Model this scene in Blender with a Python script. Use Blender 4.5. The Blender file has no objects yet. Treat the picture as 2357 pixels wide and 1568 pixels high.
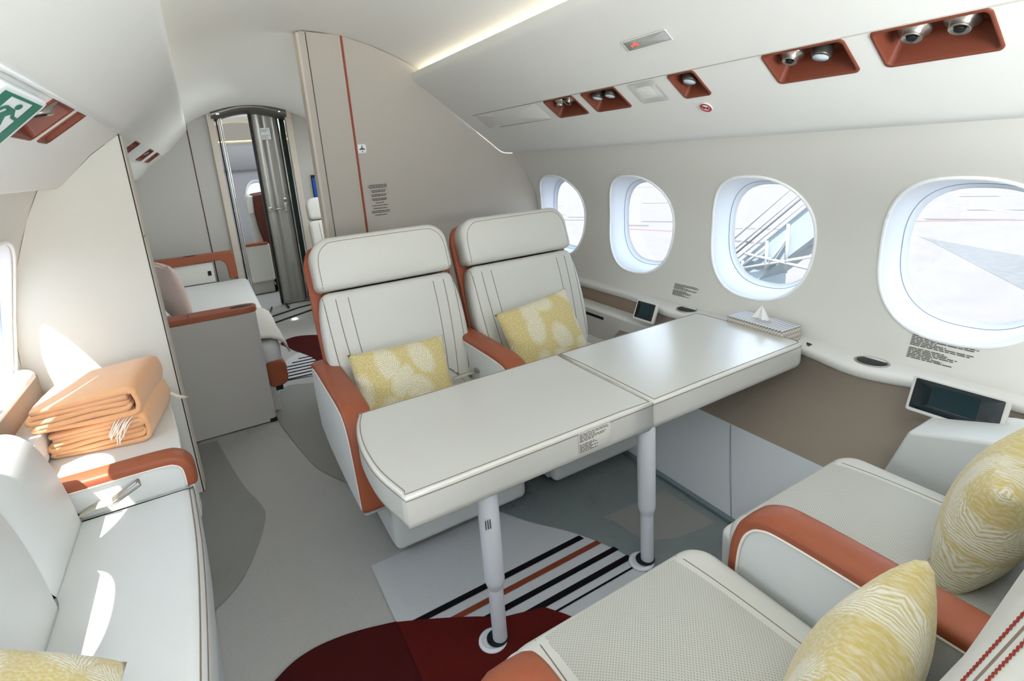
import bpy, bmesh, math, random
from mathutils import Vector, Matrix
from mathutils.bvhtree import BVHTree
random.seed(7)
PI = math.pi
COL = bpy.context.scene.collection

# ---------------------------------------------------------------- materials
def srgb(r, g, b):
    f = lambda c: (c/255/12.92) if c/255 <= .04045 else ((c/255+.055)/1.055)**2.4
    return (f(r), f(g), f(b), 1)

def mat(name, rgb, rough=.6, metal=0, bump=0, bscale=200, var=0, vscale=6, emit=None, estr=0, spec=.4, sheen=0):
    m = bpy.data.materials.new(name); m.use_nodes = True
    nt = m.node_tree; N = nt.nodes; b = N['Principled BSDF']
    c = srgb(*rgb)
    b.inputs['Base Color'].default_value = c
    b.inputs['Roughness'].default_value = rough
    b.inputs['Metallic'].default_value = metal
    b.inputs['Specular IOR Level'].default_value = spec
    if sheen: b.inputs['Sheen Weight'].default_value = sheen
    tc = N.new('ShaderNodeTexCoord')
    if var:
        n = N.new('ShaderNodeTexNoise'); n.inputs['Scale'].default_value = vscale; n.inputs['Detail'].default_value = 4
        nt.links.new(tc.outputs['Object'], n.inputs['Vector'])
        mx = N.new('ShaderNodeMix'); mx.data_type = 'RGBA'
        mx.inputs[6].default_value = tuple(max(0, x*(1-var)) for x in c[:3])+(1,)
        mx.inputs[7].default_value = tuple(min(1, x*(1+var)) for x in c[:3])+(1,)
        nt.links.new(n.outputs['Fac'], mx.inputs[0]); nt.links.new(mx.outputs[2], b.inputs['Base Color'])
    if bump:
        n2 = N.new('ShaderNodeTexNoise'); n2.inputs['Scale'].default_value = bscale; n2.inputs['Detail'].default_value = 3
        nt.links.new(tc.outputs['Object'], n2.inputs['Vector'])
        bp = N.new('ShaderNodeBump'); bp.inputs['Strength'].default_value = bump; bp.inputs['Distance'].default_value = .002
        nt.links.new(n2.outputs['Fac'], bp.inputs['Height']); nt.links.new(bp.outputs['Normal'], b.inputs['Normal'])
    if emit:
        b.inputs['Emission Color'].default_value = srgb(*emit); b.inputs['Emission Strength'].default_value = estr
    return m

TABLEM = mat('table_leather', (200, 200, 194), .30, bump=.04, bscale=260, var=.015, spec=.6)
TABLEM.node_tree.nodes['Principled BSDF'].inputs['Coat Weight'].default_value = .8
TABLEM.node_tree.nodes['Principled BSDF'].inputs['Coat Roughness'].default_value = .22
LEATHER = mat('ivory_leather', (203, 203, 196), .5, bump=.12, bscale=260, var=.02)
LEATHER_W = mat('white_leather', (211, 214, 213), .48, bump=.1, bscale=260, var=.02)
ORANGE = mat('cognac_leather', (152, 82, 54), .45, bump=.15, bscale=300, var=.05)
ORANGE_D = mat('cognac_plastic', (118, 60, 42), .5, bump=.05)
SHELL = mat('brown_shell_leather', (150, 76, 46), .5, bump=.1)
SEAM = mat('seam_thread', (128, 112, 98), .8)
SEAM_W = mat('white_thread', (235, 230, 222), .8)
SEAM_R = mat('red_thread', (140, 48, 34), .8)
WALLM = mat('wall_cream', (217, 217, 211), .65, bump=.05, bscale=350, var=.015, vscale=3)
BINM = mat('bin_white', (226, 227, 224), .55, bump=.04, bscale=400, var=.01)
CEILM = mat('ceiling_white', (235, 236, 234), .6, bump=.03, bscale=400)
TAUPE = mat('taupe_fabric', (186, 181, 172), .8, bump=.15, bscale=500, var=.02)
TAUPE_L = mat('pale_taupe_trim', (205, 196, 184), .7)
CLOSETM = mat('closet_fabric', (205, 204, 196), .75, bump=.12, bscale=500, var=.02)
BROWNP = mat('brown_sidewall_fabric', (140, 129, 117), .75, bump=.1, bscale=500, var=.03)
TANP = mat('tan_strip_leather', (152, 134, 118), .6, bump=.08, var=.06, vscale=14)
LEDGEM = mat('ledge_white', (216, 215, 210), .45)
LOWP = mat('lower_panel_white', (196, 201, 206), .6, bump=.05)
DARK = mat('black_gap', (14, 18, 20), .5)
DARKLINE = mat('dark_seam', (62, 52, 46), .7)
SCREEN = mat('screen_glass', (8, 28, 36), .12, spec=.6)
SCREEN2 = mat('screen_panel_lit', (14, 44, 52), .15)
BLUESC = mat('blue_screen', (10, 60, 130), .3, emit=(10, 70, 150), estr=.5)
SILVER = mat('satin_silver', (170, 166, 158), .3, metal=.9)
CHROME = mat('chrome', (205, 208, 208), .12, metal=1)
STEEL = mat('brushed_steel', (172, 171, 167), .3, metal=.6, bump=.05, bscale=60)
LENS = mat('frosted_lens', (190, 205, 212), .2, spec=.7)
LEGW = mat('table_leg_white', (206, 209, 216), .45)
REVEAL = mat('window_reveal', (226, 233, 242), .5)
RINGW = mat('window_ring', (246, 249, 252), .4)
CLOSET_EDGE = mat('closet_edge', (196, 190, 178), .7)
GREYCAB = mat('grey_cabinet', (178, 176, 172), .7, bump=.06, bscale=400, var=.02)
BULKM = mat('bulkhead_grey', (186, 185, 180), .75, bump=.1, bscale=500, var=.02)
BLANKETM = mat('orange_wool', (226, 170, 122), .95, bump=.5, bscale=420, var=.06, vscale=60, sheen=.3)
FRINGE = mat('cream_fringe', (232, 222, 208), .9)
THROWM = mat('grey_throw', (192, 188, 180), .95, bump=.3, bscale=400)
GREEN = mat('sign_green', (0, 118, 96), .4)
SIGNW = mat('sign_white', (232, 238, 240), .4)
REDSIGN = mat('sign_red', (170, 40, 50), .5)
GREYSIGN = mat('sign_grey_glass', (168, 170, 168), .25)
REDLED = mat('red_lit_icon', (240, 90, 70), .5, emit=(255, 80, 55), estr=1.2)
COVE = mat('cove_light', (255, 236, 190), .5, emit=(255, 244, 220), estr=7)
COVE2 = mat('cove_light_dim', (255, 236, 190), .5, emit=(255, 232, 175), estr=1.2)
INKM = mat('placard_ink', (88, 84, 80), .7)
STICKER = mat('placard_film', (214, 212, 204), .5)
DKGREEN = mat('gap_dark_green', (34, 48, 42), .9)
LAMPW = mat('small_lamp', (255, 255, 250), .5, emit=(255, 252, 240), estr=5)
TISSUE = mat('tissue_paper', (246, 246, 244), .9)
BELTM = mat('belt_webbing', (188, 184, 168), .8, bump=.4, bscale=500)
# carpets
def carpet(name, rgb): return mat(name, rgb, .98, bump=.7, bscale=420, var=.06, vscale=120, spec=.1)
C_MID = carpet('carpet_mid', (164, 164, 161)); C_DK = carpet('carpet_dark', (138, 138, 135)); C_LT = carpet('carpet_light', (184, 186, 190))
C_RED = carpet('carpet_red', (62, 18, 18)); C_RED2 = carpet('carpet_red_bright', (80, 22, 19)); C_BLK = carpet('carpet_black', (22, 20, 22))
C_ORG = carpet('carpet_rust', (124, 62, 42)); C_TEAL = carpet('carpet_teal_grey', (122, 130, 131))

def leaf_fabric():
    m = bpy.data.materials.new('yellow_fern_velvet'); m.use_nodes = True
    nt = m.node_tree; N = nt.nodes; L = nt.links; b = N['Principled BSDF']
    b.inputs['Roughness'].default_value = .9; b.inputs['Specular IOR Level'].default_value = .15
    b.inputs['Sheen Weight'].default_value = .3
    tc = N.new('ShaderNodeTexCoord')
    mp = N.new('ShaderNodeMapping'); mp.inputs['Scale'].default_value = (6.4, 6.4, .001); L.new(tc.outputs['UV'], mp.inputs[0])
    v = N.new('ShaderNodeTexVoronoi'); v.voronoi_dimensions = '2D'; v.inputs['Scale'].default_value = 1.0; v.inputs['Randomness'].default_value = .75
    L.new(mp.outputs[0], v.inputs['Vector'])
    sub = N.new('ShaderNodeVectorMath'); sub.operation = 'SUBTRACT'; L.new(mp.outputs[0], sub.inputs[0]); L.new(v.outputs['Position'], sub.inputs[1])
    sx = N.new('ShaderNodeSeparateColor'); L.new(v.outputs['Color'], sx.inputs[0])
    an = N.new('ShaderNodeMath'); an.operation = 'MULTIPLY_ADD'; an.inputs[1].default_value = 1.6; an.inputs[2].default_value = -1.3; L.new(sx.outputs[0], an.inputs[0])
    rt = N.new('ShaderNodeVectorRotate'); rt.rotation_type = 'Z_AXIS'; L.new(sub.outputs[0], rt.inputs['Vector']); L.new(an.outputs[0], rt.inputs['Angle'])
    sp = N.new('ShaderNodeSeparateXYZ'); L.new(rt.outputs[0], sp.inputs[0])
    def M(op, a, c=None, d=None):
        n = N.new('ShaderNodeMath'); n.operation = op
        for i, q in enumerate((a, c, d)):
            if q is None: continue
            if isinstance(q, (int, float)): n.inputs[i].default_value = q
            else: L.new(q, n.inputs[i])
        return n.outputs[0]
    ax = M('ABSOLUTE', sp.outputs[0])
    nz = N.new('ShaderNodeTexNoise'); nz.inputs['Scale'].default_value = 60; L.new(tc.outputs['UV'], nz.inputs['Vector'])
    cur = M('MULTIPLY', M('POWER', ax, .75), 1.15)
    ph = M('SUBTRACT', sp.outputs[1], cur)
    ph = M('ADD', M('MULTIPLY', ph, 74.0), M('MULTIPLY', nz.outputs['Fac'], 8.0))
    st = M('SINE', ph)
    st = M('MULTIPLY_ADD', st, .5, .5)
    rad = M('ADD', M('POWER', M('MULTIPLY', ax, 3.0), 2.0), M('POWER', M('MULTIPLY', sp.outputs[1], 1.75), 2.0))
    mask = N.new('ShaderNodeMapRange'); mask.inputs[1].default_value = 1.1; mask.inputs[2].default_value = .45; L.new(rad, mask.inputs[0])
    n3 = N.new('ShaderNodeTexNoise'); n3.inputs['Scale'].default_value = 140; n3.inputs['Detail'].default_value = 4; L.new(tc.outputs['UV'], n3.inputs['Vector'])
    fac = M('MULTIPLY', mask.outputs[0], M('MULTIPLY_ADD', st, .95, .05))
    fac = M('ADD', fac, M('MULTIPLY_ADD', n3.outputs['Fac'], 1.9, -.80))
    cl = N.new('ShaderNodeClamp'); L.new(fac, cl.inputs[0])
    mx = N.new('ShaderNodeMix'); mx.data_type = 'RGBA'
    mx.inputs[6].default_value = srgb(196, 177, 110); mx.inputs[7].default_value = srgb(222, 219, 205)
    L.new(cl.outputs[0], mx.inputs[0]); L.new(mx.outputs[2], b.inputs['Base Color'])
    bp = N.new('ShaderNodeBump'); bp.inputs['Strength'].default_value = .5; bp.inputs['Distance'].default_value = .002
    L.new(cl.outputs[0], bp.inputs['Height']); L.new(bp.outputs['Normal'], b.inputs['Normal'])
    return m
FERN = leaf_fabric()

def pattern_mat(name, c1, c2, kind, scale, rough=.7, bump=.4, rot=0, dist=.002, vec='UV'):
    """stripes / weave / perforation on the object's own UVs"""
    m = bpy.data.materials.new(name); m.use_nodes = True
    nt = m.node_tree; N = nt.nodes; L = nt.links; b = N['Principled BSDF']; b.inputs['Roughness'].default_value = rough
    tc = N.new('ShaderNodeTexCoord'); mp = N.new('ShaderNodeMapping'); L.new(tc.outputs[vec], mp.inputs[0])
    mp.inputs['Rotation'].default_value = (0, 0, rot)
    if kind == 'stripe':
        w = N.new('ShaderNodeTexWave'); w.inputs['Scale'].default_value = scale; w.inputs['Distortion'].default_value = .6; w.bands_direction = 'Y'
        L.new(mp.outputs[0], w.inputs['Vector']); h = w.outputs['Fac']
    elif kind == 'weave':
        w = N.new('ShaderNodeTexChecker'); w.inputs['Scale'].default_value = scale; L.new(mp.outputs[0], w.inputs['Vector']); h = w.outputs['Fac']
    else:
        w = N.new('ShaderNodeTexVoronoi'); w.voronoi_dimensions = '2D'; w.inputs['Scale'].default_value = scale; w.inputs['Randomness'].default_value = 0
        L.new(mp.outputs[0], w.inputs['Vector'])
        r = N.new('ShaderNodeMapRange'); r.inputs[1].default_value = .16; r.inputs[2].default_value = .3; L.new(w.outputs['Distance'], r.inputs[0]); h = r.outputs[0]
    mx = N.new('ShaderNodeMix'); mx.data_type = 'RGBA'; mx.inputs[6].default_value = srgb(*c1); mx.inputs[7].default_value = srgb(*c2)
    L.new(h, mx.inputs[0]); L.new(mx.outputs[2], b.inputs['Base Color'])
    bp = N.new('ShaderNodeBump'); bp.inputs['Strength'].default_value = bump; bp.inputs['Distance'].default_value = dist
    L.new(h, bp.inputs['Height']); L.new(bp.outputs['Normal'], b.inputs['Normal'])
    return m
STRIPE = pattern_mat('pink_pinstripe', (208, 196, 190), (180, 152, 146), 'stripe', 34, .9, .2)
WEAVE = pattern_mat('basket_weave', (222, 226, 232), (150, 148, 146), 'weave', 95, .6, .8, rot=PI/4)
WEAVE_S = pattern_mat('basket_weave_side', (206, 200, 190), (168, 162, 152), 'weave', 95, .7, .6, rot=PI/4)
PERF = pattern_mat('perforated_leather', (146, 146, 138), (188, 188, 180), 'dots', 175, .5, .3, rot=PI/4, dist=.001)

def glass_mat():
    m = bpy.data.materials.new('window_glass'); m.use_nodes = True
    nt = m.node_tree; N = nt.nodes; L = nt.links; N.remove(N['Principled BSDF'])
    t = N.new('ShaderNodeBsdfTransparent'); t.inputs[0].default_value = (.97, .985, 1, 1)
    g = N.new('ShaderNodeBsdfGlossy'); g.inputs['Roughness'].default_value = .03
    mx = N.new('ShaderNodeMixShader'); mx.inputs[0].default_value = .04; L.new(t.outputs[0], mx.inputs[1]); L.new(g.outputs[0], mx.inputs[2])
    L.new(mx.outputs[0], N['Material Output'].inputs[0])
    return m
GLASS = glass_mat()

# ---------------------------------------------------------------- object helpers
def props(o, label=None, cat=None, group=None, kind=None):
    if label: o['label'] = label
    if cat: o['category'] = cat
    if group: o['group'] = group
    if kind: o['kind'] = kind
    return o

def thing(name, label, cat, loc, group=None):
    o = bpy.data.objects.new(name, None); COL.objects.link(o); o.location = loc; o.empty_display_size = .1
    return props(o, label, cat, group)

def world_loc(o):
    v = Vector((0, 0, 0))
    while o: v = v + Vector(o.location); o = o.parent
    return v

def mesh(name, verts, faces, m, parent=None, smooth=True, fm=None, uv=None, wn=False, xf=None):
    """verts in world coordinates (after xf); linked as one object; child origins sit at the parent's origin"""
    if xf is not None: verts = [xf @ Vector(v) for v in verts]
    off = world_loc(parent) if parent else Vector((0, 0, 0))
    me = bpy.data.meshes.new(name); me.from_pydata([tuple(Vector(v)-off) for v in verts], [], faces)
    for q in (m if isinstance(m, (list, tuple)) else [m]): me.materials.append(q)
    if fm: 
        for i, p in enumerate(me.polygons): p.material_index = fm[i]
    if uv:
        ul = me.uv_layers.new(name='UVMap')
        for lp in me.loops: ul.data[lp.index].uv = uv[lp.vertex_index]
    bm = bmesh.new(); bm.from_mesh(me)
    bmesh.ops.recalc_face_normals(bm, faces=bm.faces[:])
    bm.to_mesh(me); bm.free()
    for p in me.polygons: p.use_smooth = smooth and len(p.vertices) < 9
    o = bpy.data.objects.new(name, me); COL.objects.link(o)
    if parent: o.parent = parent
    if wn:
        md = o.modifiers.new('wn', 'WEIGHTED_NORMAL'); md.keep_sharp = True; md.weight = 80
    return o

def bm_out(bm):
    bm.verts.ensure_lookup_table()
    bm.verts.index_update()
    return [v.co.copy() for v in bm.verts], [[v.index for v in f.verts] for f in bm.faces]

def box_vf(x, y, z, r=0, seg=2):
    bm = bmesh.new(); bmesh.ops.create_cube(bm, size=1)
    for v in bm.verts:
        v.co = Vector((x[0] if v.co.x < 0 else x[1], y[0] if v.co.y < 0 else y[1], z[0] if v.co.z < 0 else z[1]))
    if r: bmesh.ops.bevel(bm, geom=bm.edges[:], offset=r, segments=seg, profile=.5, affect='EDGES', clamp_overlap=True)
    vf = bm_out(bm); bm.free(); return vf

def join(*vfs):
    V, F = [], []
    for v, f in vfs:
        n = len(V); V += list(v); F += [[i+n for i in q] for q in f]
    return V, F

def box(name, x, y, z, m, parent=None, r=.005, seg=2, xf=None):
    v, f = box_vf(x, y, z, r, seg)
    return mesh(name, v, f, m, parent, wn=True, xf=xf)

def prism_vf(pts, axis, a0, a1, r=0, seg=2):
    """pts = 2-D polygon in the other two axes (x,y,z order), extruded along axis"""
    def P(p, a):
        return {'x': (a, p[0], p[1]), 'y': (p[0], a, p[1]), 'z': (p[0], p[1], a)}[axis]
    bm = bmesh.new()
    A = [bm.verts.new(P(p, a0)) for p in pts]; B = [bm.verts.new(P(p, a1)) for p in pts]
    bm.faces.new(A); bm.faces.new(B[::-1]); n = len(pts)
    for i in range(n): bm.faces.new((A[i], B[i], B[(i+1) % n], A[(i+1) % n]))
    bmesh.ops.recalc_face_normals(bm, faces=bm.faces[:])
    if r:
        bm.normal_update()
        ed = [e for e in bm.edges if e.calc_face_angle(0) > .5]
        bmesh.ops.bevel(bm, geom=ed, offset=r, segments=seg, profile=.5, affect='EDGES', clamp_overlap=True)
    vf = bm_out(bm); bm.free(); return vf

def prism(name, pts, axis, a0, a1, m, parent=None, r=.004, seg=2, xf=None):
    v, f = prism_vf(pts, axis, a0, a1, r, seg)
    return mesh(name, v, f, m, parent, wn=True, xf=xf)

def crom(pts, n=6, closed=False):
    out = []; N = len(pts); pts = [Vector(p) for p in pts]
    for i in range(N if closed else N-1):
        if closed: a, b, c, d = pts[i-1], pts[i], pts[(i+1) % N], pts[(i+2) % N]
        else: a, b, c, d = pts[max(i-1, 0)], pts[i], pts[i+1], pts[min(i+2, N-1)]
        for k in range(n):
            t = k/n
            out.append(.5*((2*b)+(c-a)*t+(2*a-5*b+4*c-d)*t*t+(3*b-a-3*c+d)*t**3))
    if not closed: out.append(pts[-1])
    return out

def rrect(u0, u1, v0, v1, r, n=6, sub=4):
    """rounded rectangle outline CCW; r = radius or 4 radii (bl, br, tr, tl)"""
    R = r if isinstance(r, (list, tuple)) else (r,)*4
    C = [((u0+R[0], v0+R[0]), PI, R[0]), ((u1-R[1], v0+R[1]), 1.5*PI, R[1]), ((u1-R[2], v1-R[2]), 0, R[2]), ((u0+R[3], v1-R[3]), .5*PI, R[3])]
    pts = []
    for c, a, q in C:
        for k in range(n+1):
            t = a+.5*PI*k/n
            pts.append((c[0]+q*math.cos(t), c[1]+q*math.sin(t)))
    out = []
    for i in range(len(pts)):
        a, b = pts[i], pts[(i+1) % len(pts)]
        L = math.dist(a, b)
        if L < 1e-6: continue
        s = sub if L > .08 else 1
        for k in range(s): out.append((a[0]+(b[0]-a[0])*k/s, a[1]+(b[1]-a[1])*k/s))
    return out

def stack_vf(outline, rings):
    """rings: (inset, scale, w). closed at both ends. returns local (u,v,w) verts"""
    n = len(outline); o = [Vector((p[0], p[1])) for p in outline]
    area = sum(o[i].x*o[(i+1) % n].y-o[(i+1) % n].x*o[i].y for i in range(n))
    c = sum(o, Vector((0, 0)))/n
    us = [p.x for p in o]; vs = [p.y for p in o]; c = Vector(((min(us)+max(us))/2, (min(vs)+max(vs))/2))
    nr = []
    for i in range(n):
        t = (o[(i+1) % n]-o[i-1]).normalized(); q = Vector((t.y, -t.x))
        nr.append(q if area > 0 else -q)
    V, F = [], []
    for ins, sc, w in rings:
        for i in range(n):
            p = o[i]-nr[i]*ins; p = c+(p-c)*sc
            V.append(Vector((p.x, p.y, w)))
    for k in range(len(rings)-1):
        for i in range(n):
            F.append([k*n+i, k*n+(i+1) % n, (k+1)*n+(i+1) % n, (k+1)*n+i])
    a = len(V); V.append(Vector((c.x, c.y, rings[0][2]))); V.append(Vector((c.x, c.y, rings[-1][2])))
    for i in range(n):
        F.append([i, a, (i+1) % n]); k = (len(rings)-1)*n; F.append([k+i, k+(i+1) % n, a+1])
    return V, F

def resample(o, d=.03):
    out = []
    for i in range(len(o)):
        a, b = o[i], o[(i+1) % len(o)]; k = max(1, int(math.dist(a[:2], b[:2])/d))
        out += [(a[0]+(b[0]-a[0])*q/k, a[1]+(b[1]-a[1])*q/k) for q in range(k)]
    return out

def pad_vf(outline, t, r, bulge, back_r=.01):
    outline = resample(outline)
    R = [(back_r, 1, 0), (0, 1, back_r)]
    for k in range(5):
        a = .5*PI*k/4; R.append((r*(1-math.cos(a)), 1, t-r+r*math.sin(a)))
    for f in (.96, .9, .82, .7, .55, .4, .25, .12): R.append((r, f, t))
    V, F = stack_vf(outline, R)
    us = [p[0] for p in outline]; vs = [p[1] for p in outline]
    cu, cv, hu, hv = (min(us)+max(us))/2, (min(vs)+max(vs))/2, (max(us)-min(us))/2-r, (max(vs)-min(vs))/2-r
    for i, p in enumerate(V):
        if p.z > t-1e-6:
            a = min(1, abs(p.x-cu)/hu); e = min(1, abs(p.y-cv)/hv)
            p.z += bulge*(1-a**2.5)*(1-e**2.5)
    return V, F

def tube_vf(paths, r, n=6):
    V, F = [], []
    for path in paths:
        P = [Vector(p) for p in path]
        if len(P) < 2: continue
        b = len(V); up = Vector((0, 0, 1))
        for i, p in enumerate(P):
            t = (P[min(i+1, len(P)-1)]-P[max(i-1, 0)]).normalized()
            if i == 0:
                up = Vector((0, 0, 1)) if abs(t.z) < .9 else Vector((1, 0, 0))
            s = t.cross(up).normalized(); up = s.cross(t).normalized()
            for k in range(n):
                a = 2*PI*k/n; V.append(p+s*(r*math.cos(a))+up*(r*math.sin(a)))
        for i in range(len(P)-1):
            for k in range(n): F.append([b+i*n+k, b+i*n+(k+1) % n, b+(i+1)*n+(k+1) % n, b+(i+1)*n+k])
        F.append([b+k for k in range(n)]); F.append([b+(len(P)-1)*n+k for k in range(n)])
    return V, F

def tubes(name, paths, r, m, parent=None, xf=None, n=6):
    """one object per separate path"""
    o = None
    for p in paths:
        if len(p) < 2: continue
        v, f = tube_vf([p], r, n); o = mesh(name, v, f, m, parent, xf=xf)
    return o
def tube_join(name, paths, r, m, parent=None, xf=None, n=6):
    v, f = tube_vf(paths, r, n); return mesh(name, v, f, m, parent, xf=xf)

def lathe_vf(prof, n=24):
    V, F = [], []
    for r, z in prof:
        for k in range(n): V.append(Vector((r*math.cos(2*PI*k/n), r*math.sin(2*PI*k/n), z)))
    for i in range(len(prof)-1):
        for k in range(n): F.append([i*n+k, i*n+(k+1) % n, (i+1)*n+(k+1) % n, (i+1)*n+k])
    F.append(list(range(n))); F.append([(len(prof)-1)*n+k for k in range(n)])
    return V, F

def lathe(name, prof, m, parent=None, xf=None, n=24):
    v, f = lathe_vf(prof, n); return mesh(name, v, f, m, parent, xf=xf, wn=True)

def loft_vf(rows):
    n = len(rows[0]); V = [Vector(p) for r in rows for p in r]; F = []
    for i in range(len(rows)-1):
        for k in range(n-1): F.append([i*n+k, i*n+k+1, (i+1)*n+k+1, (i+1)*n+k])
    return V, F

def frame(o, u, v, w=None):
    u = Vector(u).normalized(); v = Vector(v); v = (v-u*v.dot(u)).normalized(); w = u.cross(v) if w is None else Vector(w).normalized()
    M = Matrix.Identity(4)
    for i, a in enumerate((u, v, w)):
        for j in range(3): M[j][i] = a[j]
    for j in range(3): M[j][3] = o[j]
    return M

def drape(vf, paths, lift=0.0):
    """drop local (u,v) paths onto a local mesh along -w"""
    t = BVHTree.FromPolygons(vf[0], vf[1]); out = []
    for p in paths:
        q = []
        for u, v in p:
            h = t.ray_cast(Vector((u, v, 2)), Vector((0, 0, -1)))
            if h[0] is not None: q.append(Vector((u, v, h[0].z+lift)))
        out.append(q)
    return out

def seg(a, b, n=14): return [(a[0]+(b[0]-a[0])*k/n, a[1]+(b[1]-a[1])*k/n) for k in range(n+1)]

def dashes(name, lines, w, h, m, parent, xf, seed=1, sp=1.0, align='l'):
    """unreadable small print: rows of word-length ink strokes. lines = list of relative lengths (0 = blank)"""
    rr = random.Random(seed); V, F = [], []; n = len(lines); lh = h/n
    for i, L in enumerate(lines):
        if not L: continue
        x = 0 if align == 'l' else (w-L*w)/2; end = x+L*w; y0 = h-(i+.8)*lh; y1 = h-(i+.25)*lh
        while x < end-.01*w:
            ww = min(end-x, rr.uniform(.05, .16)*w); b = len(V)
            V += [Vector((x, y0, 0)), Vector((x+ww, y0, 0)), Vector((x+ww, y1, 0)), Vector((x, y1, 0))]; F.append([b, b+1, b+2, b+3])
            x += ww+.018*w
    return mesh(name, V, F, m, parent, smooth=False, xf=xf)

def interp(tab, z):
    """smooth interpolation of (z, x) table"""
    if z <= tab[0][0]: return tab[0][1]
    if z >= tab[-1][0]: return tab[-1][1]
    for i in range(len(tab)-1):
        if tab[i][0] <= z <= tab[i+1][0]:
            z0, x0 = tab[i]; z1, x1 = tab[i+1]; h = z1-z0; t = (z-z0)/h
            d0 = (x1-tab[i-1][1])/(z1-tab[i-1][0]) if i > 0 else (x1-x0)/h
            d1 = (tab[i+2][1]-x0)/(tab[i+2][0]-z0) if i+2 < len(tab) else (x1-x0)/h
            return (2*t**3-3*t*t+1)*x0+(t**3-2*t*t+t)*h*d0+(-2*t**3+3*t*t)*x1+(t**3-t*t)*h*d1

# ================================================================= SETTING
RW = [(0, 1.78), (.16, 1.86), (.32, 2.0), (.5, 2.12), (.62, 2.15), (.8, 2.215), (1.0, 2.25), (1.1, 2.25), (1.2, 2.225), (1.327, 2.157), (1.5, 2.05)]
LW = [(0, -.66), (.3, -.72), (.55, -.745), (.783, -.752), (.92, -.74), (1.051, -.714), (1.186, -.677), (1.366, -.607), (1.5, -.54)]
xr = lambda z: interp(RW, z)
xl = lambda z: interp(LW, z)
Y0, Y1 = -1.222, 6.2

# floor + carpet inlay (one mesh per carpet field)
mesh('floor', [(-.85, Y0, -.004), (2.3, Y0, -.004), (2.3, 8.6, -.004), (-.85, 8.6, -.004)], [[0, 1, 2, 3]], C_MID, smooth=False)['kind'] = 'structure'
carp_polys = []
def cp(pts, mi, layer): carp_polys.append((pts, mi, layer))
CM = [C_MID, C_DK, C_LT, C_RED, C_RED2, C_BLK, C_ORG, C_TEAL]
sm = lambda pts, n=5: [(p.x, p.y) for p in crom([(a, b, 0) for a, b in pts], n)]
cp([(-.7, 3.4)] + sm([(-.172, 3.288), (-.125, 2.98), (-.072, 2.69), (-.018, 2.486), (-.008, 2.374), (-.053, 2.203), (-.122, 2.027), (-.213, 1.922), (-.33, 1.83)]) + [(-.7, 1.8)], 1, 1)
cp(sm([(.155, 3.42), (.175, 3.208), (.229, 2.819), (.275, 2.6), (.362, 2.405), (.47, 2.2), (.62, 2.05)]) + [(1.0, 2.0), (1.0, 3.75), (.49, 3.77), (.30, 3.86), (.23, 3.80)], 1, 1)
cp(sm([(.49, 4.55), (.36, 4.40), (.28, 4.18), (.239, 3.973)]) + [(.9, 3.86), (.9, 4.5)], 2, 2)
for k in range(8):
    y = 3.985+k*.066; x0 = .245+.34*(k/8)**1.9
    cp([(x0, y), (.85, y-.04), (.85, y-.062), (x0, y-.022)], 5, 3)
cp(sm([(.368, 4.881), (.43, 4.96), (.507, 4.99), (.60, 4.96), (.701, 4.883)]) + [(.95, 4.85), (.95, 4.0), (.60, 4.0)] + sm([(.566, 4.17), (.53, 4.36), (.475, 4.521), (.43, 4.68), (.368, 4.881)]), 3, 4)
cp([(.306, 1.80), (1.1, 1.80), (1.2, 1.25), (1.1, .5), (.306, .5)], 2, 1)
cp(sm([(.84, 1.83), (.93, 1.66), (1.033, 1.514), (1.10, 1.38), (1.135, 1.255), (1.12, 1.05)]) + [(1.6, 1.0), (1.6, 2.2), (.9, 2.2)], 7, 2)
cp([(1.53, 1.482), (1.536, 1.219), (1.354, 1.243), (1.24, 1.30), (1.20, 1.5)], 1, 3)
for i, (a, b, x0, x1, hw) in enumerate(((1.459, 1.461, .33, 1.057, .0125), (1.399, 1.401, .38, 1.096, .0115), (1.339, 1.337, .4, 1.128, .0115), (1.278, 1.276, .45, 1.14, .0125), (1.232, 1.230, .6, 1.14, .004))):
    cp([(x0, a-hw), (x1, b-hw), (x1-.006, b+hw), (x0, a+hw)], 6 if i == 1 else 5, 3)
cp([(-.3, .4), (-.3, 1.30)] + sm([(-.12, 1.46), (-.068, 1.505), (-.006, 1.540), (.075, 1.552), (.183, 1.537), (.307, 1.498)]) + [(.307, .4)], 3, 4)
cp([(.306, .4)] + sm([(.306, 1.496), (.42, 1.435), (.543, 1.361), (.60, 1.318), (.66, 1.296), (.747, 1.268)]) + [(.79, 1.205), (.9, 1.0), (.9, .4)], 4, 4)
V, F, FM = [], [], []
for pts, mi, ly in carp_polys:
    b = len(V); n = len(pts); z = .0012*ly
    V += [Vector((p[0], p[1], z)) for p in pts]; F.append(list(range(b, b+n))); FM.append(mi)
o = mesh('carpet', V, F, CM, smooth=False, fm=FM)
props(o, 'grey aisle carpet inlaid with dark red fields, curved darker shapes and black and rust stripes', 'carpet')

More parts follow.
